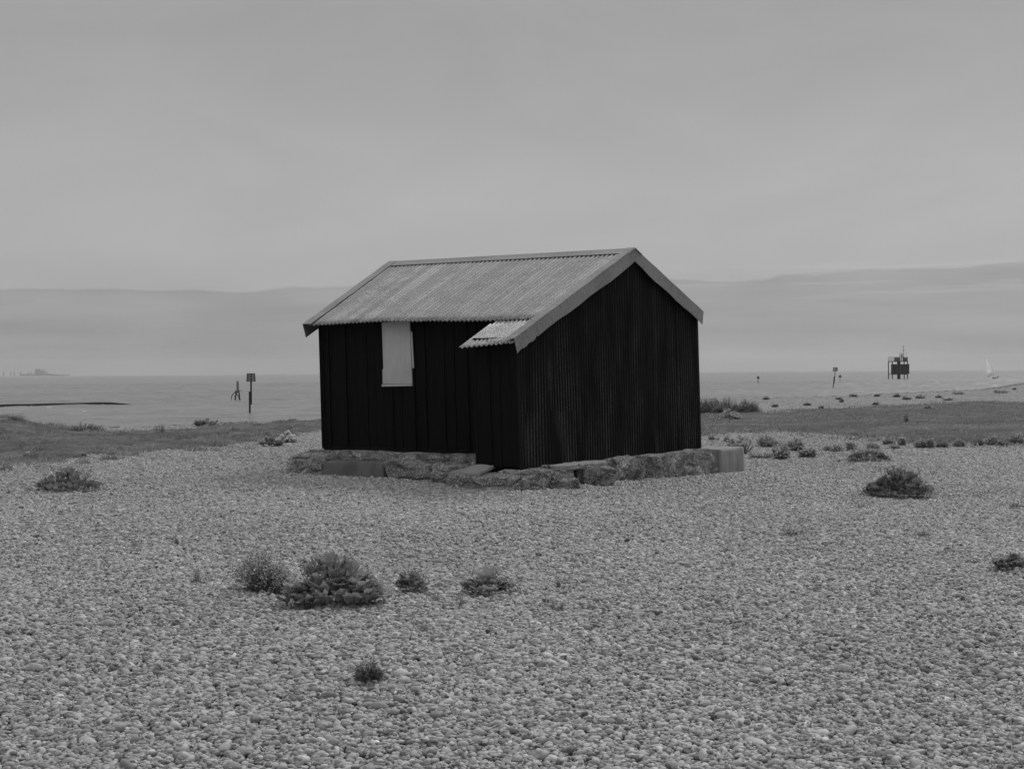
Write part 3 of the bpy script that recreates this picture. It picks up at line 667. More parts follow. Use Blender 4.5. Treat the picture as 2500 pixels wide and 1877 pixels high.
# gable side
rough('slab', uvb(-.06, .8, .1, 6.1, .05, .238), CONC, base, .015, 34, .02, 9)
rough('block', uvb(-.42, .3, -.22, .88, -.12, .225), CONC, base, .036, 24, .09, 10)
rough('slab', uvb(-.40, .2, .50, 1.95, .17, .262, (0, .03, 0, .05)), CEND, base, .022, 24, .05, 11)
rough('block', uvb(-.20, .2, .95, 2.2, -.15, .16), CONC, base, .06, 24, .16, 12)
rough('block', uvb(-.30, .2, 2.3, 3.35, -.1, .255), CONC, base, .05, 24, .16, 13)
rough('block', uvb(-.44, .2, 3.45, 5.92, -.32, .25), CONC, base, .04, 40, .04, 14)
rough('block', uvb(-.50, .3, 5.9, 6.95, -.4, .25), CEND, base, .010, 14, .04, 15, 'square clean-cut end block')
def boulder(px, py, w, h, d, seed, label):
    p = gp(px, py); k = mpp(p); w *= k; h *= k
    c = [p + Vector(q) for q in ((-w / 2, 0, -.05), (w / 2, 0, -.05), (w / 2, d, -.05), (-w / 2, d, -.05), (-w * .46, .03, h), (w * .46, .03, h), (w * .46, d * .9, h), (-w * .46, d * .9, h))]
    o = rough('concrete_boulder', c, CONC, None, .035, 20, .2, seed); o.data.transform(Matrix.Translation(-p)); o.location = p
    tag(o, label, 'rubble', 'lumps of concrete fallen from the plinth'); return o
boulder(1452, 1183, 104, 44, .4, 31, 'rounded pebbly concrete lump leaning on the middle of the plinth below the ribbed gable')
boulder(1536, 1170, 74, 46, .4, 32, 'paler rounded concrete lump, further right of the two below the ribbed gable')
boulder(1388, 1193, 56, 22, .25, 33, 'small low crumbled concrete lump in front of the plinth below the ribbed gable')

# ------------------------------------------------------------------ plants
def leafmesh(mb, pos, az, elev, l, w, g, ruffle=.22, tone=.5, nl=6, nw=5):
    d = Vector((math.cos(az) * math.cos(elev), math.sin(az) * math.cos(elev), math.sin(elev))); s = Vector((-math.sin(az), math.cos(az), 0)); n_ = s.cross(d) * -1
    ph = g.uniform(0, 6); vs = []; tn = []; curl = g.uniform(.1, .6); cup = g.uniform(.15, .5)
    for i in range(nl):
        t = i / (nl - 1); ww = w * (.12 + .88 * min(1, t / .7) ** .9) * (1 if t < .9 else .8) * .5
        for j in range(nw):
            q = j / (nw - 1) * 2 - 1; jag = 1 + .22 * math.sin(t * 17 + ph + (2 if q > 0 else 0)) * abs(q)
            h = cup * ww * abs(q) ** 1.5 - curl * l * .45 * t * t + ruffle * l * .35 * (q * q) * math.sin(t * 13 + ph + 3 * q)
            vs.append(pos + d * (l * t + (.12 * l * math.cos(9 * q + ph) if i == nl - 1 else 0)) + s * (ww * q * jag) + n_ * h); tn.append(min(1, tone * (.85 + .55 * abs(q) ** 3 + (.2 if abs(q) < .1 else 0))))
    fs = [(i * nw + j, (i + 1) * nw + j, (i + 1) * nw + j + 1, i * nw + j + 1) for i in range(nl - 1) for j in range(nw - 1)]
    mb.add(vs, fs, tn)
def lump(mb, p, r, g, tone):      # small eight-faced blossom or pod
    a = g.uniform(0, 6.28); vs = [p + Vector((math.cos(a + k * 1.57) * r, math.sin(a + k * 1.57) * r, g.uniform(-.3, .3) * r)) for k in range(4)] + [p + Vector((0, 0, r)), p - Vector((0, 0, r * .8))]
    mb.add(vs, [(0, 1, 4), (1, 2, 4), (2, 3, 4), (3, 0, 4), (1, 0, 5), (2, 1, 5), (3, 2, 5), (0, 3, 5)], tone)
def profile(ang, seed, k=.22): return 1 + k * (noise.noise(Vector((math.cos(ang) * 1.6, math.sin(ang) * 1.6, seed * 7.3))) * 2)
def kale(px0, px1, py, ptop, label, n=70, leaf=.13, seed=1, stalks=0, flowers=0, cat='sea kale', group='sea kale clumps on the shingle', name='sea_kale', dark=0):
    c = gp((px0 + px1) / 2, py - 3); k = mpp(c); Rr = (px1 - px0) / 2 * k; Hh = (py - ptop) * k
    c.y += Rr * .35; c.z = float(ter(c.x, c.y)); g = random.Random(seed); root = empty(name, c); tag(root, label, cat, group)
    mb = MB(); lobes = [(g.uniform(-.65, .65), g.uniform(-.35, .35), g.uniform(.45, .75), g.uniform(.5, 1)) for _ in range(max(2, int(n / 22)))]
    lobes.append((0, 0, .7, 1.0)); z0 = Vector((0, 0, .01))
    for i in range(n):
        lx, ly, lr, lh = g.choice(lobes); a = g.uniform(0, 6.28); r = math.sqrt(g.random())
        bx = (lx + lr * .35 * r * math.cos(a)) * Rr; by = (ly + lr * .35 * r * math.sin(a)) * Rr * .7
        hgt = g.random() ** 1.0; l = leaf * g.uniform(.55, 1.2); rn = min(1, math.hypot(bx / Rr, by / (Rr * .7)))
        zz = hgt * max(0, Hh * .82 * (.5 + .5 * lh) * (1 - rn ** 1.4) - l * .4); el = R(g.uniform(22, 60) + 25 * hgt * (1 - rn * .5))
        a = math.atan2(by, bx) + g.gauss(0, .9) if rn > .25 else a
        if i % 3 == 0:
            a = g.uniform(0, 6.28); rn = g.uniform(.45, .98) * (1 + .25 * noise.noise(Vector((math.cos(a) * 2, math.sin(a) * 2, seed * 1.7)))); bx = math.cos(a) * Rr * rn - math.cos(a) * l * .4; by = math.sin(a) * Rr * .7 * rn; zz = g.uniform(0, .25) * Hh * (1.1 - rn); el = R(g.uniform(22, 68))
        leafmesh(mb, Vector((bx, by, zz)) + z0, a, el, l, l * g.uniform(.8, 1.15), g, ruffle=.34, tone=g.uniform(.3, .75) * (1 - dark * .45), nl=7, nw=5)
    mb.build('leaves', LEAF, root, True)
    if stalks:
        ms = MB(); mf = MB()
        for i in range(stalks):
            a = g.uniform(0, 6.28); r = math.sqrt(g.random()) * Rr * .6; p0 = Vector((r * math.cos(a), r * math.sin(a) * .7, Hh * .5))
            p1 = p0 + Vector((g.uniform(-.3, .3) * Rr * .5, g.uniform(-.2, .2) * Rr * .5, 0)); p1.z = Hh * g.uniform(.72, 1.04) * (1 - .6 * (r / Rr) ** 2)
            ms.tube([p0, (p0 + p1) / 2 + Vector((g.uniform(-.02, .02), 0, 0)), p1], [.003, .0025, .002], 4, g.uniform(.0, .3), False)
            for q in range(5):
                pp = p0.lerp(p1, g.uniform(.5, 1)); e_ = pp + Vector((g.uniform(-.05, .05), g.uniform(-.05, .05), g.uniform(.01, .06)))
                ms.tube([pp, e_], .0016, 3, g.uniform(.3, .8), False)
                if flowers: lump(mf, e_, g.uniform(.006, .012), g, g.uniform(.4, 1))
        ms.build('stalks', TWIG, root)
        if flowers: mf.build('flowers', FLOWER, root)
    return root
def bush(px0, px1, py, ptop, label, n=900, leaf=.02, seed=1, flowers=0, fshell=.75, cat='bush', group=None, name='bush', twigs=60, mtl=None, spread=.7, airy=0, fsize=.016, tone=(.15, .9), yoff=.3, zlift=0.):
    wd_ = (px1 - px0) * .08; px0 -= wd_; px1 += wd_; c = gp((px0 + px1) / 2, py - 2); k = mpp(c); Rr = (px1 - px0) / 2 * k; Hh = (py - ptop) * k
    c.y += Rr * yoff; c.z = float(ter(c.x, c.y)) + zlift; g = random.Random(seed); root = empty(name, c); tag(root, label, cat, group)
    mt = MB(); tips = []; pale = fsize < .03
    lob = [(0, 0, .75, 1)] + [(g.uniform(-.75, .75), g.uniform(-.5, .5), g.uniform(.3, .55), g.uniform(.45, .9)) for _ in range(g.choice((2, 3, 4)))]
    for i in range(twigs):
        lx, ly, lr, lh = g.choice(lob); a = g.uniform(0, 6.28); rr_ = math.sqrt(g.random()); pr = profile(a, seed, .3); ex = (lx + math.cos(a) * rr_ * lr * pr) * Rr; ey = (ly + math.sin(a) * rr_ * lr * .75 * pr) * Rr
        hz = Hh * lh * math.sqrt(max(.03, 1 - rr_ ** 2)) * g.uniform(.75, 1.08) * (1 + .35 * noise.noise(Vector((ex / Rr * 2.2, ey / Rr * 2.2, seed))))
        p0 = Vector((lx * Rr * .8 + (ex - lx * Rr) * .25, ly * Rr * .8 + (ey - ly * Rr) * .25, 0)); p1 = Vector((ex, ey, hz)); mid = p0.lerp(p1, .55) + Vector((0, 0, -.08 * hz))
        tips.append((p0, mid, p1)); w_ = max(.0018, .0004 * c.y * .35)
        mt.tube([p0, mid, p1], [w_ * 1.4, w_, w_ * .6], 3, g.uniform(.2, .8), False)
    ml = MB(); mf = MB()
    for i in range(n):
        p0, mid, p1 = g.choice(tips); t = g.random() ** (.7 if flowers < 1000 else 1.15); q = (p0.lerp(mid, t * 2) if t < .5 else mid.lerp(p1, t * 2 - 1))
        s = (.05 + airy) * Rr * 1.4; q = q + Vector((g.gauss(0, s), g.gauss(0, s), g.gauss(0, s * .6)))
        q.z = max(.004, q.z); l = leaf * g.uniform(.6, 1.4); a = g.uniform(0, 6.28); el = g.uniform(-.3, 1.2)
        d = Vector((math.cos(a) * math.cos(el), math.sin(a) * math.cos(el), math.sin(el))) * l; s_ = Vector((-math.sin(a), math.cos(a), g.uniform(-.5, .5))) * l * .3
        ml.add([q, q + d * .5 + s_, q + d, q + d * .5 - s_], [(0, 1, 2, 3)], g.uniform(*tone))
    for i in range(flowers):
        p0, mid, p1 = g.choice(tips); q = mid.lerp(p1, g.uniform(fshell, 1.08) if fshell < 1 else 1) + Vector((g.gauss(0, .05 * Rr), g.gauss(0, .05 * Rr), g.gauss(0, .02 * Rr)))
        lump(mf, q, fsize * g.uniform(.6, 1.3), g, g.uniform(.35, 1))
    ml.build('foliage', mtl or LEAFD, root); mt.build('stems', TWIG, root)
    if flowers: mf.build('flowers', FLOWER, root)
    return root
G1 = 'sea kale clumps on the shingle'
# foreground
bush(552, 716, 1446, 1342, 'airy shrub with pale seed heads growing against the left of the biggest sea kale', 5600, .021, 1, 3200, .5, 'shrub', name='seeding_shrub', twigs=420, airy=.04, fsize=.006, tone=(.1, .8))
kale(672, 938, 1480, 1352, 'largest sea kale clump in the foreground, with big crinkled leaves', 340, .115, 2, 40, 0)
kale(960, 1050, 1446, 1397, 'small rounded sea kale just right of the biggest clump', 75, .075, 3, 8, 0)
kale(1125, 1256, 1450, 1392, 'pointed pale green sea kale standing apart below the hut corner', 75, .10, 4, 4, 0)
bush(858, 940, 1664, 1612, 'small dark wiry bush nearest the camera, in the lower middle', 2000, .013, 5, 0, 1, 'bush', name='bush', twigs=160, airy=.02, tone=(.0, .7))
kale(2106, 2300, 1217, 1130, 'big dark dome of sea kale on open shingle to the right of the hut', 620, .095, 6, 16, 0, dark=1)
kale(60, 252, 1200, 1141, 'wide dark sea kale alone on the shingle near the left edge', 260, .085, 7, 20, 0, dark=1)
kale(2063, 2186, 1129, 1097, 'flat-topped sea kale with pale heads, behind the big dark dome', 230, .085, 8, 60, 1, dark=1)
kale(2436, 2530, 1393, 1357, 'sea kale cut off by the right edge of the picture', 110, .075, 9, 0, 0, dark=1)
def sprig(px, py, w, h, label, seed, n=160, leaf=.012, name='seedling'):
    return bush(px - w / 2, px + w / 2, py, py - h, label, n, leaf, seed, 0, 1, 'seedling', 'small seedlings in the shingle', name, twigs=22, airy=.05, mtl=LEAF)
sprig(1362, 1436, 26, 26, 'tiny dark sprig to the right of the pointed sea kale', 40)
sprig(1358, 1487, 52, 24, 'low seedling right of and below the pointed sea kale', 41, 120, .02)
sprig(485, 1422, 30, 42, 'little sprig left of the airy seeding shrub', 42)
sprig(430, 1330, 18, 22, 'tiny sprig up and left of the airy seeding shrub', 43)
sprig(1128, 1478, 40, 26, 'wiry sprig on the shingle just below the pointed sea kale', 44, 60)
sprig(1932, 1305, 84, 34, 'spreading twiggy seedling below and left of the big dark dome', 45, 260, .02)
sprig(2260, 1312, 66, 32, 'seedling with one upright stem directly below the big dark dome', 46, 160, .02)
sprig(2106, 1242, 46, 26, 'sparse sprig just under the left end of the big dark dome', 47, 90)
sprig(2474, 1240, 64, 24, 'flat seedling with upright stems near the right edge', 48, 200)
sprig(22, 1205, 30, 10, 'flat little plant at the left edge beside the lone wide kale', 49)
sprig(2045, 1128, 20, 6, 'flat little plant left of the flat-topped kale', 50)
sprig(1640 + 880, 1560, 20, 10, 'speck of a plant low at the right edge', 51) if False else None
# left bank
kale(620, 692, 1092, 1070, 'low spreading dark kale left of the white-flowered plant', 90, .12, 10, 0, 0, dark=1)
bush(684, 718, 1082, 1056, 'bright white-flowered plant on the bank just left of the hut', 300, .03, 11, 620, .7, 'flowering plant', name='flowering_plant', twigs=80, fsize=.032)
bush(155, 240, 1056, 1032, 'dome-shaped bush on the crest of the left bank', 1500, .035, 12, 0, 1, 'bush', name='bush', twigs=130)
kale(464, 534, 1044, 1027, 'kale clump on the crest left of the hut, in line with the tripod marker', 90, .16, 13, 0, 0, dark=1)
bush(374, 408, 1066, 1032, 'upright wispy bush on the left bank', 420, .03, 14, 0, 1, 'bush', name='bush', twigs=70, airy=.06)
for k_, (x0, x1, y1, y0, lb) in enumerate([(285, 315, 1064, 1052, 'small dark tuft right of the dome-shaped bush'), (262, 300, 1078, 1066, 'low dark tuft below the dome-shaped bush'), (128, 160, 1070, 1062, 'low tuft below the left end of the dome-shaped bush'), (440, 458, 1065, 1055, 'small tuft on the bank below the crest kale'), (525, 560, 1068, 1044, 'sparse spiky tuft on the bank below the crest kale'), (640, 665, 1068, 1048, 'spiky tuft above the low spreading kale'), (700, 722, 1030, 1022, 'tuft on the crest close to the hut wall'), (50, 90, 1122, 1108, 'pale-headed tuft near the left edge'), (190, 210, 1116, 1108, 'small dark tuft at the edge of the left shingle'), (560, 575, 1072, 1062, 'tiny dark tuft left of the low spreading kale')]):
    bush(x0, x1, y1, y0, lb, 260, .035, 60 + k_, 60 if 'pale' in lb else 0, .8, 'tuft', 'tufts on the left bank', 'tuft', twigs=36, airy=.04)
# right of hut
GB = 'bushes behind the right end of the plinth'
bush(1788, 1846, 1109, 1064, 'pale-topped bush right behind the square end block', 2200, .03, 15, 900, .8, 'bush', GB, twigs=170, fsize=.018)
bush(1846, 1908, 1092, 1062, 'soft bush second from the plinth in the back row', 1800, .03, 16, 150, .85, 'bush', GB, twigs=150, airy=.03)
bush(1880, 1936, 1122, 1082, 'rounded mid-grey bush in front of the row behind the plinth', 1800, .028, 17, 250, .8, 'bush', GB, twigs=150, airy=.03, tone=(.3, 1))
bush(1922, 1972, 1102, 1070, 'bush between the rounded mid-grey one and the small dark one', 1500, .03, 18, 350, .85, 'bush', GB, twigs=140)
bush(1956, 2001, 1118, 1090, 'small dark bush at the right end of the group behind the plinth', 1500, .028, 19, 250, .85, 'bush', GB, twigs=120, tone=(0, .6))
bush(1763, 1792, 1081, 1064, 'small bush closest to the hut corner, behind the plinth', 700, .03, 20, 0, 1, 'bush', GB, twigs=70)
bush(1726, 1756, 1076, 1062, 'low tuft beside the right corner of the hut', 500, .03, 24, 0, 1, 'bush', GB, twigs=50)
bush(1832, 1895, 1121, 1107, 'low mat of leaves in front of the pale-topped bush', 900, .025, 25, 60, .8, 'bush', GB, twigs=90)
bush(2014, 2062, 1103, 1086, 'low soft bush left of the flat-topped kale', 900, .03, 26, 40, .8, 'bush', GB, twigs=90, airy=.04)
bush(2062, 2100, 1100, 1078, 'wispy bush above the left of the flat-topped kale', 700, .03, 27, 30, .8, 'bush', GB, twigs=90, airy=.05)
GR = 'bushes along the far edge of the right shingle'
for k_, (x0, x1, y1, y0, n_, fl, lb) in enumerate([(2112, 2146, 1100, 1082, 800, 0, 'dark bush above the right of the flat-topped kale'), (2158, 2182, 1086, 1072, 500, 0, 'small dark bush left of the round pale-topped one'), (2190, 2216, 1088, 1067, 800, 160, 'round bush with pale top on the far edge of the right shingle'), (2160, 2194, 1096, 1088, 400, 0, 'flat dark plant below the round pale-topped bush'), (2230, 2290, 1095, 1072, 1500, 120, 'long low bush starting the hedge-like row at the right'), (2284, 2330, 1094, 1078, 1100, 0, 'second bush of the hedge-like row at the right'), (2324, 2364, 1092, 1075, 900, 60, 'third bush of the hedge-like row at the right'), (2366, 2412, 1089, 1072, 1100, 0, 'dark bush after the gap in the row at the right'), (2408, 2458, 1088, 1064, 1400, 160, 'pale rounded bush near the right edge'), (2456, 2512, 1085, 1062, 1500, 100, 'darker bush at the right edge end of the row')]):
    bush(x0, x1, y1, y0, lb, n_, .032, 80 + k_, fl, .8, 'bush', GR, twigs=int(n_ / 9), airy=.02)
for k_, (x0, x1) in enumerate([(1690, 1752), (1738, 1800), (1790, 1850)]):
    bush(x0, x1 + 14, 1014 - k_, [968, 970, 980][k_], ['leafless-looking thicket of twiggy shrub touching the hut corner on the skyline', 'middle of the three twiggy shrubs on the skyline right of the hut', 'lowest of the three twiggy shrubs, furthest from the hut'][k_], 5200, .05, 100 + k_, 0, 1, 'shrub', 'twiggy shrubs right of the hut', 'shrub', twigs=420, airy=.02, mtl=LEAFD, tone=(.3, 1))
bush(1750, 1813, 1028, 1002, 'pale grey-leaved bush in front of the twiggy shrubs', 1900, .045, 104, 500, .7, 'bush', twigs=160, fsize=.022, tone=(.4, 1))
GC = 'small bushes dotted along the crest of the far beach'
cr = [(1929, 1946, 970, 961, 'dark dome alone on the far beach crest, left of a matching one'), (1962, 1979, 969, 961, 'dark dome on the far beach crest, right of a matching one'), (1863, 1877, 978, 971, 'small bush on the beach crest nearest the twiggy shrubs'), (2073, 2094, 971, 962, 'dome bush on the beach crest right of the leaning basket marker'), (2038, 2055, 978, 972, 'flat plant below the leaning basket marker'), (2051, 2063, 984, 978, 'tiny dark plant below the leaning basket marker'), (2136, 2151, 970, 962, 'small bush on the crest left of the platform'), (2178, 2196, 972, 962, 'plant on the crest below the platform'), (2225, 2237, 960, 955, 'tiny bush on the crest right of the platform'), (2234, 2261, 975, 966, 'wide low bush right of and below the platform'), (2284, 2305, 974, 967, 'low bush midway between platform and dinghy'), (2322, 2356, 965, 958, 'spread of plants left of the dinghy'), (2132, 2148, 991, 984, 'tuft on the beach below and left of the platform'), (2260, 2272, 1003, 995, 'dark tuft in the turf below the platform'), (2418, 2456, 962, 953, 'low bushes below the dinghy'), (2470, 2484, 954, 949, 'tiny bush near the right edge on the crest'), (2204, 2226, 978, 968, 'sparse plant below the platform, in front of its right leg'), (2310, 2345, 980, 975, 'flat dark strip of plants below the dinghy'), (2205, 2222, 1036, 1004, 'tall thin weed standing in the right turf'), (1995, 2010, 1000, 994, 'dark tuft on the near edge of the far beach'), (1965, 1985, 992, 986, 'small tuft on the far beach below the two dark domes'), (1880, 1900, 996, 990, 'small tuft right of the twiggy shrubs')]
for k_, (x0, x1, y1, y0, lb) in enumerate(cr):
    bush(x0, x1, y1, y0, lb, 60 if 'weed' in lb else 240, .075, 120 + k_, 0, 1, 'plant', GC, 'bush', twigs=30, airy=.05, tone=(0, .55))
# grass at the foot of the plinth corner
PG = pxpoly([(1050, 1190), (1200, 1215), (1230, 1205), (1180, 1190), (1080, 1172)])
blades('grass', PG, 2600, .02, .09, .004, .3, GRASS, 'thin grass growing against the broken corner of the plinth', seed=24, spread=.06, rag=0, tone=(.4, 1))

# ------------------------------------------------------------------ things at sea
def sp(px, py): return gp(px, py, SEA)
def basket_post(name, pxb, pyb, pxt, ytop, bw, bh, label, solidpart=True):
    b = sp(pxb, pyb); k = mpp(b); root = empty(name, b); tag(root, label, 'channel marker', 'groyne markers standing in the sea')
    Ht = (pyb - ytop) * k; dx = (pxt - pxb) * k; lean = Vector((dx, 0, Ht)).normalized(); r = .085
    def at(t, o=0): return Vector((dx * t + o, 0, Ht * t))
    m = MB(); m.tube([at(0) - lean * 1.5, at(.56)], r, 10); m.build('pile', IRON, root)
    t1 = 1 - bh * k / Ht
    m = MB(); m.tube([at(.24, r * 1.5), at(t1 + .05, r * 1.5)], r * .9, 10); m.build('pole', IRON, root)
    m = MB(); w = bw * k / 2; hb_ = bh * k; ct = at(1, r * 1.5); cb = at(t1, r * 1.5); nn = 22
    for c_, ww in ((ct, w * .86), (cb, w)):
        m.tube([c_ + Vector((ww * math.cos(a * math.tau / 24), ww * math.sin(a * math.tau / 24), 0)) for a in range(25)], .03, 6)
    for a in range(nn):
        if a % 5 == 4 and not solidpart: continue
        q = a * math.tau / nn; m.tube([cb + Vector((w * math.cos(q), w * math.sin(q), 0)), ct + Vector((w * .86 * math.cos(q), w * .86 * math.sin(q), 0))], .034 if solidpart else .028, 4)
    m.tube([cb, ct], r * .8, 8)
    for a in range(4):
        q = a * math.tau / 4 + .4; m.tube([cb, cb + Vector((w * math.cos(q), w * math.sin(q), 0))], .03, 4); m.tube([ct, ct + Vector((w * .86 * math.cos(q), w * .86 * math.sin(q), 0))], .03, 4)
    m.build('basket', IRON if not solidpart else GREYST, root); return root
basket_post('basket_marker', 610, 1011, 610, 912, 21.5, 19, 'tall post with slatted basket topmark, left of the hut')
basket_post('basket_marker', 2034, 948, 2038.5, 897, 11, 9, 'leaning post with open basket topmark, right of the hut', False)
def tri_marker(px, pyb, ytop, label):
    b = sp(px, pyb); k = mpp(b); root = empty('cone_marker', b); tag(root, label, 'channel marker', 'groyne markers standing in the sea')
    Ht = (pyb - ytop) * k; m = MB(); m.tube([(0, 0, -1.5), (0, 0, Ht - .5)], .085, 8); m.build('pole', IRON, root)
    m = MB(); m.tube([(0, 0, Ht - 7 * k), (0, 0, Ht)], [4.5 * k, .02], 12); m.build('cone_topmark', IRONP, root)
tri_marker(1851, 937, 917, 'small post with cone topmark standing alone, nearest the hut on the right')
tri_marker(2051, 931, 914, 'small post with cone topmark just right of the leaning basket marker')
b = sp(576, 979); k = mpp(b); root = empty('tripod_marker', b); tag(root, 'pale cylinder on bent tripod legs in the sea, left of the tall basket post', 'channel marker', 'groyne markers standing in the sea')
def q(px, py, y=0): return Vector(((px - 576) * k, y, (979 - py) * k))
for pts_, r in (([q(565, 983, -.3), q(566.5, 968, -.3), q(569, 963, -.2), q(577, 954)], .055), ([q(570.3, 983, .5), q(572, 967, .5), q(577, 962, .1)], .05), ([q(576.3, 983, -.6), q(576.8, 954, -.05)], .09), ([q(583, 983, .6), q(581.5, 970, .5), q(577.5, 961, .1)], .05), ([q(586.5, 983), q(583, 954)], .09)):
    m = MB(); m.tube(pts_, r, 8); m.build('leg', IRON, root)
m = MB(); m.tube([q(576, 953.6), q(584, 953.6)], .06, 6); m.tube([q(577, 958), q(583, 955)], .04, 6); m.tube([q(584, 953.5), q(592, 953)], .03, 6); m.tube([q(577, 961), q(582, 955)], .05, 6); m.build('platform_beam', IRON, root)
m = MB(); m.tube([q(580.8, 953.4), q(580.4, 932), q(580.2, 930), q(580.2, 929.6)], [.17, .16, .14, .05], 14); m.build('cylinder_topmark', mat('faded topmark paint', .16, .7, m_smooth(.13, .2)), root)
# groyne
g0 = sp(0, 994.5); g1 = sp(267, 988.3); g2 = sp(318, 987.2); dirn = (g1 - g0).normalized(); gs = g0 - dirn * 45; sidev = Vector((-dirn.y, dirn.x, 0))
m = MB(); hg = .33; secs = []
pl = [(gs, hg * .9)] + [(g0.lerp(g1, t / 8), hg + .02 * math.sin(t * 2.1)) for t in range(9)] + [(g1.lerp(g2, .5), hg * .5), (g2, .02)]
for p, h in pl:
    w = .35; secs.append([p - sidev * w + Vector((0, 0, -1.5)), p - sidev * w + Vector((0, 0, h)), p + sidev * w + Vector((0, 0, h)), p + sidev * w + Vector((0, 0, -1.5))])
prism(m, secs); gro = m.build('groyne', WOODD, None, origin=g0); tag(gro, 'long low dark groyne running out to sea at the left edge', 'groyne')
# spray along the groyne
m = MB(); g_ = random.Random(4)
for _ in range(26):
    p = g0.lerp(g1, g_.random()) + Vector((0, -1.0, .0)); lump(m, p, g_.uniform(.05, .16), g_, 1)
tag(m.build('foam', FOAM, None), 'white flecks of foam lapping along the dark groyne', 'foam', kind='stuff')
# sea platform
b = sp(2192.5, 925.4); k = mpp(b); root = empty('sea_platform', b); root.rotation_euler.z = -math.atan2(b.x, b.y); tag(root, 'steel platform on legs with dark panels and masts, far out on the right', 'platform')
def pz(py): return (925.4 - py) * k
def pxx(px): return (px - 2192.5) * k
yd = 3.0
for px, yy in ((2170, -yd), (2179, yd), (2207, -yd), (2215, yd)):
    m = MB(); m.tube([(pxx(px), yy, -2), (pxx(px), yy, pz(882))], .19, 8); m.build('leg', IRON, root)
m = MB(); m.tube([(pxx(2194.5), 0, -2), (pxx(2194.5), 0, pz(882))], .64, 16); m.build('central_column', IRON, root)
m = MB(); m.box(pxx(2192.5), 0, pz(882.3), 46 * k, yd * 2 + .6, .32); m.build('deck', IRON, root)
for x0, x1 in ((2176, 2190.4), (2198.6, 2219)):
    m = MB(); m.box((pxx(x0) + pxx(x1)) / 2, -yd + .35, (pz(889) + pz(913)) / 2, (x1 - x0) * k, .25, 24 * k)
    for j in range(int((x1 - x0) / 1.5)): m.box(pxx(x0 + .6 + j * 1.5), -yd + .2, (pz(889) + pz(913)) / 2, .08, .06, 24 * k)
    m.build('panel', IRONP, root)
m = MB(); m.box(pxx(2192.5), -yd + .0, pz(913.8), 46 * k, .25, .25); m.box(pxx(2192.5), yd, pz(913.8), 46 * k, .25, .25); m.build('brace', IRON, root)
m = MB()
for yy in (-yd, yd):
    for zz in (871.8, 875, 878): m.tube([(pxx(2169.6), yy, pz(zz)), (pxx(2215.4), yy, pz(zz))], .03, 5)
    for j in range(13): m.tube([(pxx(2169.6 + j * 3.82), yy, pz(882)), (pxx(2169.6 + j * 3.82), yy, pz(871.8))], .035, 5)
for xx in (2169.6, 2215.4):
    for zz in (871.8, 875, 878): m.tube([(pxx(xx), -yd, pz(zz)), (pxx(xx), yd, pz(zz))], .045, 5)
m.build('railing', IRON, root)
m = MB(); m.box(pxx(2190), .8, pz(877), 13 * k, 2.0, 9 * k); m.box(pxx(2211), .8, pz(877.2), 8 * k, 2, 8 * k); m.build('mesh_screen', GREYST, root)
m = MB(); m.box(pxx(2205.5), -1, pz(876), 3.6 * k, .6, 10 * k); m.box(pxx(2200.5), -1, pz(877), 2 * k, .5, 9 * k); m.build('cabinet', IRON, root)
m = MB(); m.tube([(pxx(2205.8), 0, pz(882)), (pxx(2205.8), 0, pz(844.5))], .07, 6)
for zz in (846, 855, 864): m.tube([(pxx(2205.8), 0, pz(zz + 1)), (pxx(2205.8), 0, pz(zz - .4))], [.06, .42], 10)
m.build('tall_mast', IRON, root)
m = MB(); m.tube([(pxx(2197), 0, pz(882)), (pxx(2197), 0, pz(863.5))], .11, 6); m.tube([(pxx(2197), 0, pz(862)), (pxx(2197), 0, pz(860.5))], .12, 6); m.build('short_mast', IRON, root)
m = MB(); m.box(pxx(2201.6), 0, pz(868), 4 * k, .5, 7 * k); m.tube([(pxx(2201.4), 0, pz(872)), (pxx(2201.4), 0, pz(858.5))], .07, 6); m.build('lantern', GREYST, root)
m = MB(); m.tube([(pxx(2211.7), 0, pz(882)), (pxx(2211.7), 0, pz(858))], .04, 5); m.build('antenna', IRON, root)
# dinghy
b = sp(2427, 925); k = mpp(b); root = empty('sailing_dinghy', b); root.rotation_euler.z = -math.atan2(b.x, b.y); tag(root, 'small dinghy with one tall white sail, near the right edge', 'dinghy')
def dz_(px, py, y=0): return Vector(((px - 2427) * k, y, (925 - py) * k))
m = MB(); L0, L1 = -5.2, 5.8
hs = [(-4.6, .12, .25), (-3.6, .42, .42), (0, .66, .5), (3, .68, .45), (5.4, .5, .4)]
secs = [[Vector((x * k * 2.0 * .5, -w, h)), Vector((x * k, -w * .6, -.05)), Vector((x * k, w * .6, -.05)), Vector((x * k, w, h))] for x, w, h in hs]
for s_, (x, w, h) in zip(secs, hs): s_[0].x = x * k; s_[3].x = x * k
prism(m, secs); m.build('hull', HULL, root)
m = MB(); m.tube([dz_(2426.4, 922), dz_(2424.6, 908), dz_(2421, 896), dz_(2410, 871.6)], [.045, .04, .035, .02], 6); m.build('mast', GREYST, root)
m = MB(); m.tube([dz_(2425.6, 917), dz_(2411, 921)], .035, 6); m.build('boom', GREYST, root)
luff = [dz_(2424.4, 914.6), dz_(2423.4, 905), dz_(2421, 896.5), dz_(2417.3, 887), dz_(2413.6, 879), dz_(2409.6, 871.8)]
leech = [dz_(2412, 920), dz_(2410.2, 909), dz_(2409.6, 899), dz_(2409.3, 889), dz_(2409.2, 880), dz_(2409.3, 871.8)]
m = MB(); vs = []
for a_, b_ in zip(luff, leech):
    for j in range(6): t = j / 5; vs.append(a_.lerp(b_, t) + Vector((0, -.55 * math.sin(math.pi * t), 0)))
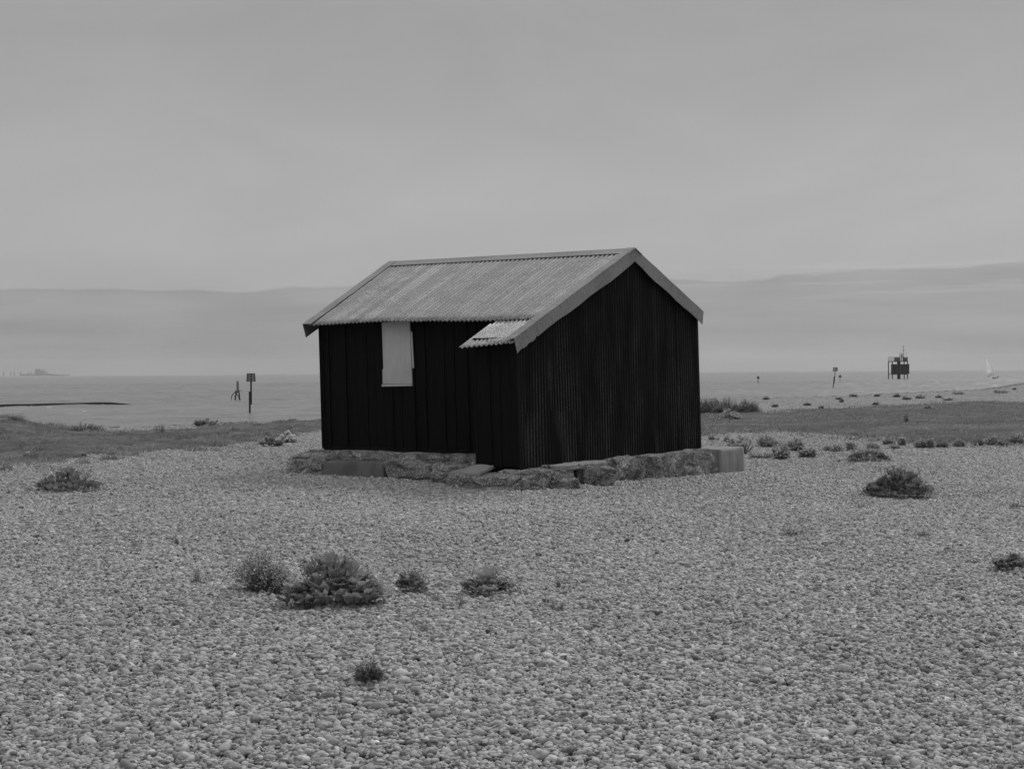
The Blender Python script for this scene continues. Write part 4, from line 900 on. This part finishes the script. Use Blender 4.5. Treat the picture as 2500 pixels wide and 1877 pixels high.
fs = [(i * 6 + j, i * 6 + j + 1, (i + 1) * 6 + j + 1, (i + 1) * 6 + j) for i in range(5) for j in range(5)]
m.add(vs, fs); sail = m.build('sail', SAIL, root, True); sail.modifiers.new('t', 'SOLIDIFY').thickness = .02
m = MB()
for px, py, w in ((2413.8, 893.6, 2.0), (2412.5, 899, 2.2), (2415, 899.4, 2.2), (2413, 902, 2.0), (2415.4, 902.4, 2.0)):
    c = dz_(px, py, -.72); m.box(c.x, c.y, c.z, w * k * .7, .02, 1.0 * k)
m.build('sail_numbers', SAILMK, sail)
# sailor: seated on the rail, legs towards the boat, leaning back to the right
pr = sp(2436, 925); person = empty('person', pr + Vector((0, 0, .45))); person.rotation_euler.z = -math.atan2(pr.x, pr.y); tag(person, 'person in dark wetsuit leaning out over the side of the sailing dinghy', 'person')
def skin(name, V_, E_, Rd, mtl, parent):
    me = bpy.data.meshes.new(name); me.from_pydata(V_, E_, []); me.materials.append(mtl); o = bpy.data.objects.new(name, me); COL.objects.link(o); o.parent = parent
    sk = o.modifiers.new('skin', 'SKIN'); me.skin_vertices.new() if not me.skin_vertices else None
    for i, r in enumerate(Rd): me.skin_vertices[0].data[i].radius = (r, r); 
    me.skin_vertices[0].data[0].use_root = True; o.modifiers.new('sub', 'SUBSURF').render_levels = 2; o.modifiers['sub'].levels = 1; return o
Vp = [(0, 0, 0), (.12, 0, .26), (.22, 0, .50), (.25, 0, .60), (.27, -.02, .74), (-.40, -.1, .10), (-.72, -.1, -.15), (-.88, -.1, -.10), (-.40, .12, .10), (-.72, .12, -.15), (-.88, .12, -.10), (.16, -.2, .48), (-.08, -.26, .36), (-.32, -.2, .34), (.16, .2, .48), (-.08, .26, .36), (-.32, .2, .34)]
Ep = [(0, 1), (1, 2), (2, 3), (3, 4), (0, 5), (5, 6), (6, 7), (0, 8), (8, 9), (9, 10), (2, 11), (11, 12), (12, 13), (2, 14), (14, 15), (15, 16)]
Rp = [.16, .15, .15, .07, .11, .09, .06, .05, .09, .06, .05, .065, .05, .035, .065, .05, .035]
skin('body', Vp, Ep, Rp, SUIT, person)
# far power station across the bay
d0 = ray(96, 913); az = math.atan2(d0.x, d0.y); DD = 6700; pc = Vector((math.sin(az) * DD, math.cos(az) * DD, SEA)); k = DD * math.cos(az) / F
root = empty('power_station', pc); tag(root, 'faint blocky power station on the horizon at the far left', 'power station')
def st(m, x0, x1, y0, y1, dep=40): m.box(((x0 + x1) / 2 - 96) * k, 0, ((914.5 - y0) + (914.5 - y1)) / 2 * k, (x1 - x0) * k, dep, (y1 - y0) * k)
m = MB(); st(m, 89.5, 101, 897.5, 912); st(m, 101, 112, 901.5, 912); st(m, 88, 113, 906, 912, 50); m.build('reactor_hall', STATION, root)
m = MB(); st(m, 57, 134, 909.3, 914, 60); m.build('turbine_hall', STATION, root)
m = MB(); st(m, 134, 164, 911.2, 914.5, 90); m.build('low_sheds', STATION, root)
m = MB(); st(m, 75.5, 76.6, 899, 911, 5); st(m, 107, 107.8, 893.5, 903, 4); st(m, 69.5, 71.5, 906, 911, 10); m.build('chimney', STATION, root)
GT = 'faint pylons on the horizon at the far left edge'
for px, y0, w, lb in ((9, 901, 1.2, 'outermost faint pylon on the horizon at the far left edge'), (26, 903, 1.4, 'second faint pylon in from the left edge'), (35, 902, 1.6, 'third faint pylon in from the left edge'), (50, 903, 2.4, 'faint tower, left neighbour of the power station, broader than the pylons')):
    bb = Vector((math.sin(math.atan2(ray(px, 913).x, ray(px, 913).y)) * DD, math.cos(math.atan2(ray(px, 913).x, ray(px, 913).y)) * DD, SEA)); rt_ = MB(); hh = (913.8 - y0) * k; ww = w * k
    rt_.tube([(-ww, 0, 0), (0, 0, hh)], 1.1, 4); rt_.tube([(ww, 0, 0), (0, 0, hh)], 1.1, 4); rt_.tube([(-ww * 1.2, 0, hh * .75), (ww * 1.2, 0, hh * .75)], 1, 4); rt_.tube([(0, 0, 0), (0, 0, hh)], .8, 4)
    o = rt_.build('pylon', STATION); o.location = bb; tag(o, lb, 'pylon', GT)
# ------------------------------------------------------------------ haze
hm_ = bpy.data.materials.new('sea air'); hm_.use_nodes = True; t_ = hm_.node_tree; [t_.nodes.remove(n_) for n_ in list(t_.nodes)]
pv = t_.nodes.new('ShaderNodeVolumePrincipled'); pv.inputs['Color'].default_value = (.93, .93, .93, 1); pv.inputs['Density'].default_value = 9e-5; pv.inputs['Anisotropy'].default_value = .3
mo = t_.nodes.new('ShaderNodeOutputMaterial'); t_.links.new(pv.outputs[0], mo.inputs['Volume'])
m = MB(); m.box(0, 0, 32, 14400, 14400, 80); hz = m.build('haze', hm_); tag(hz, 'thin pale sea haze dulling the far horizon', 'haze', kind='stuff')
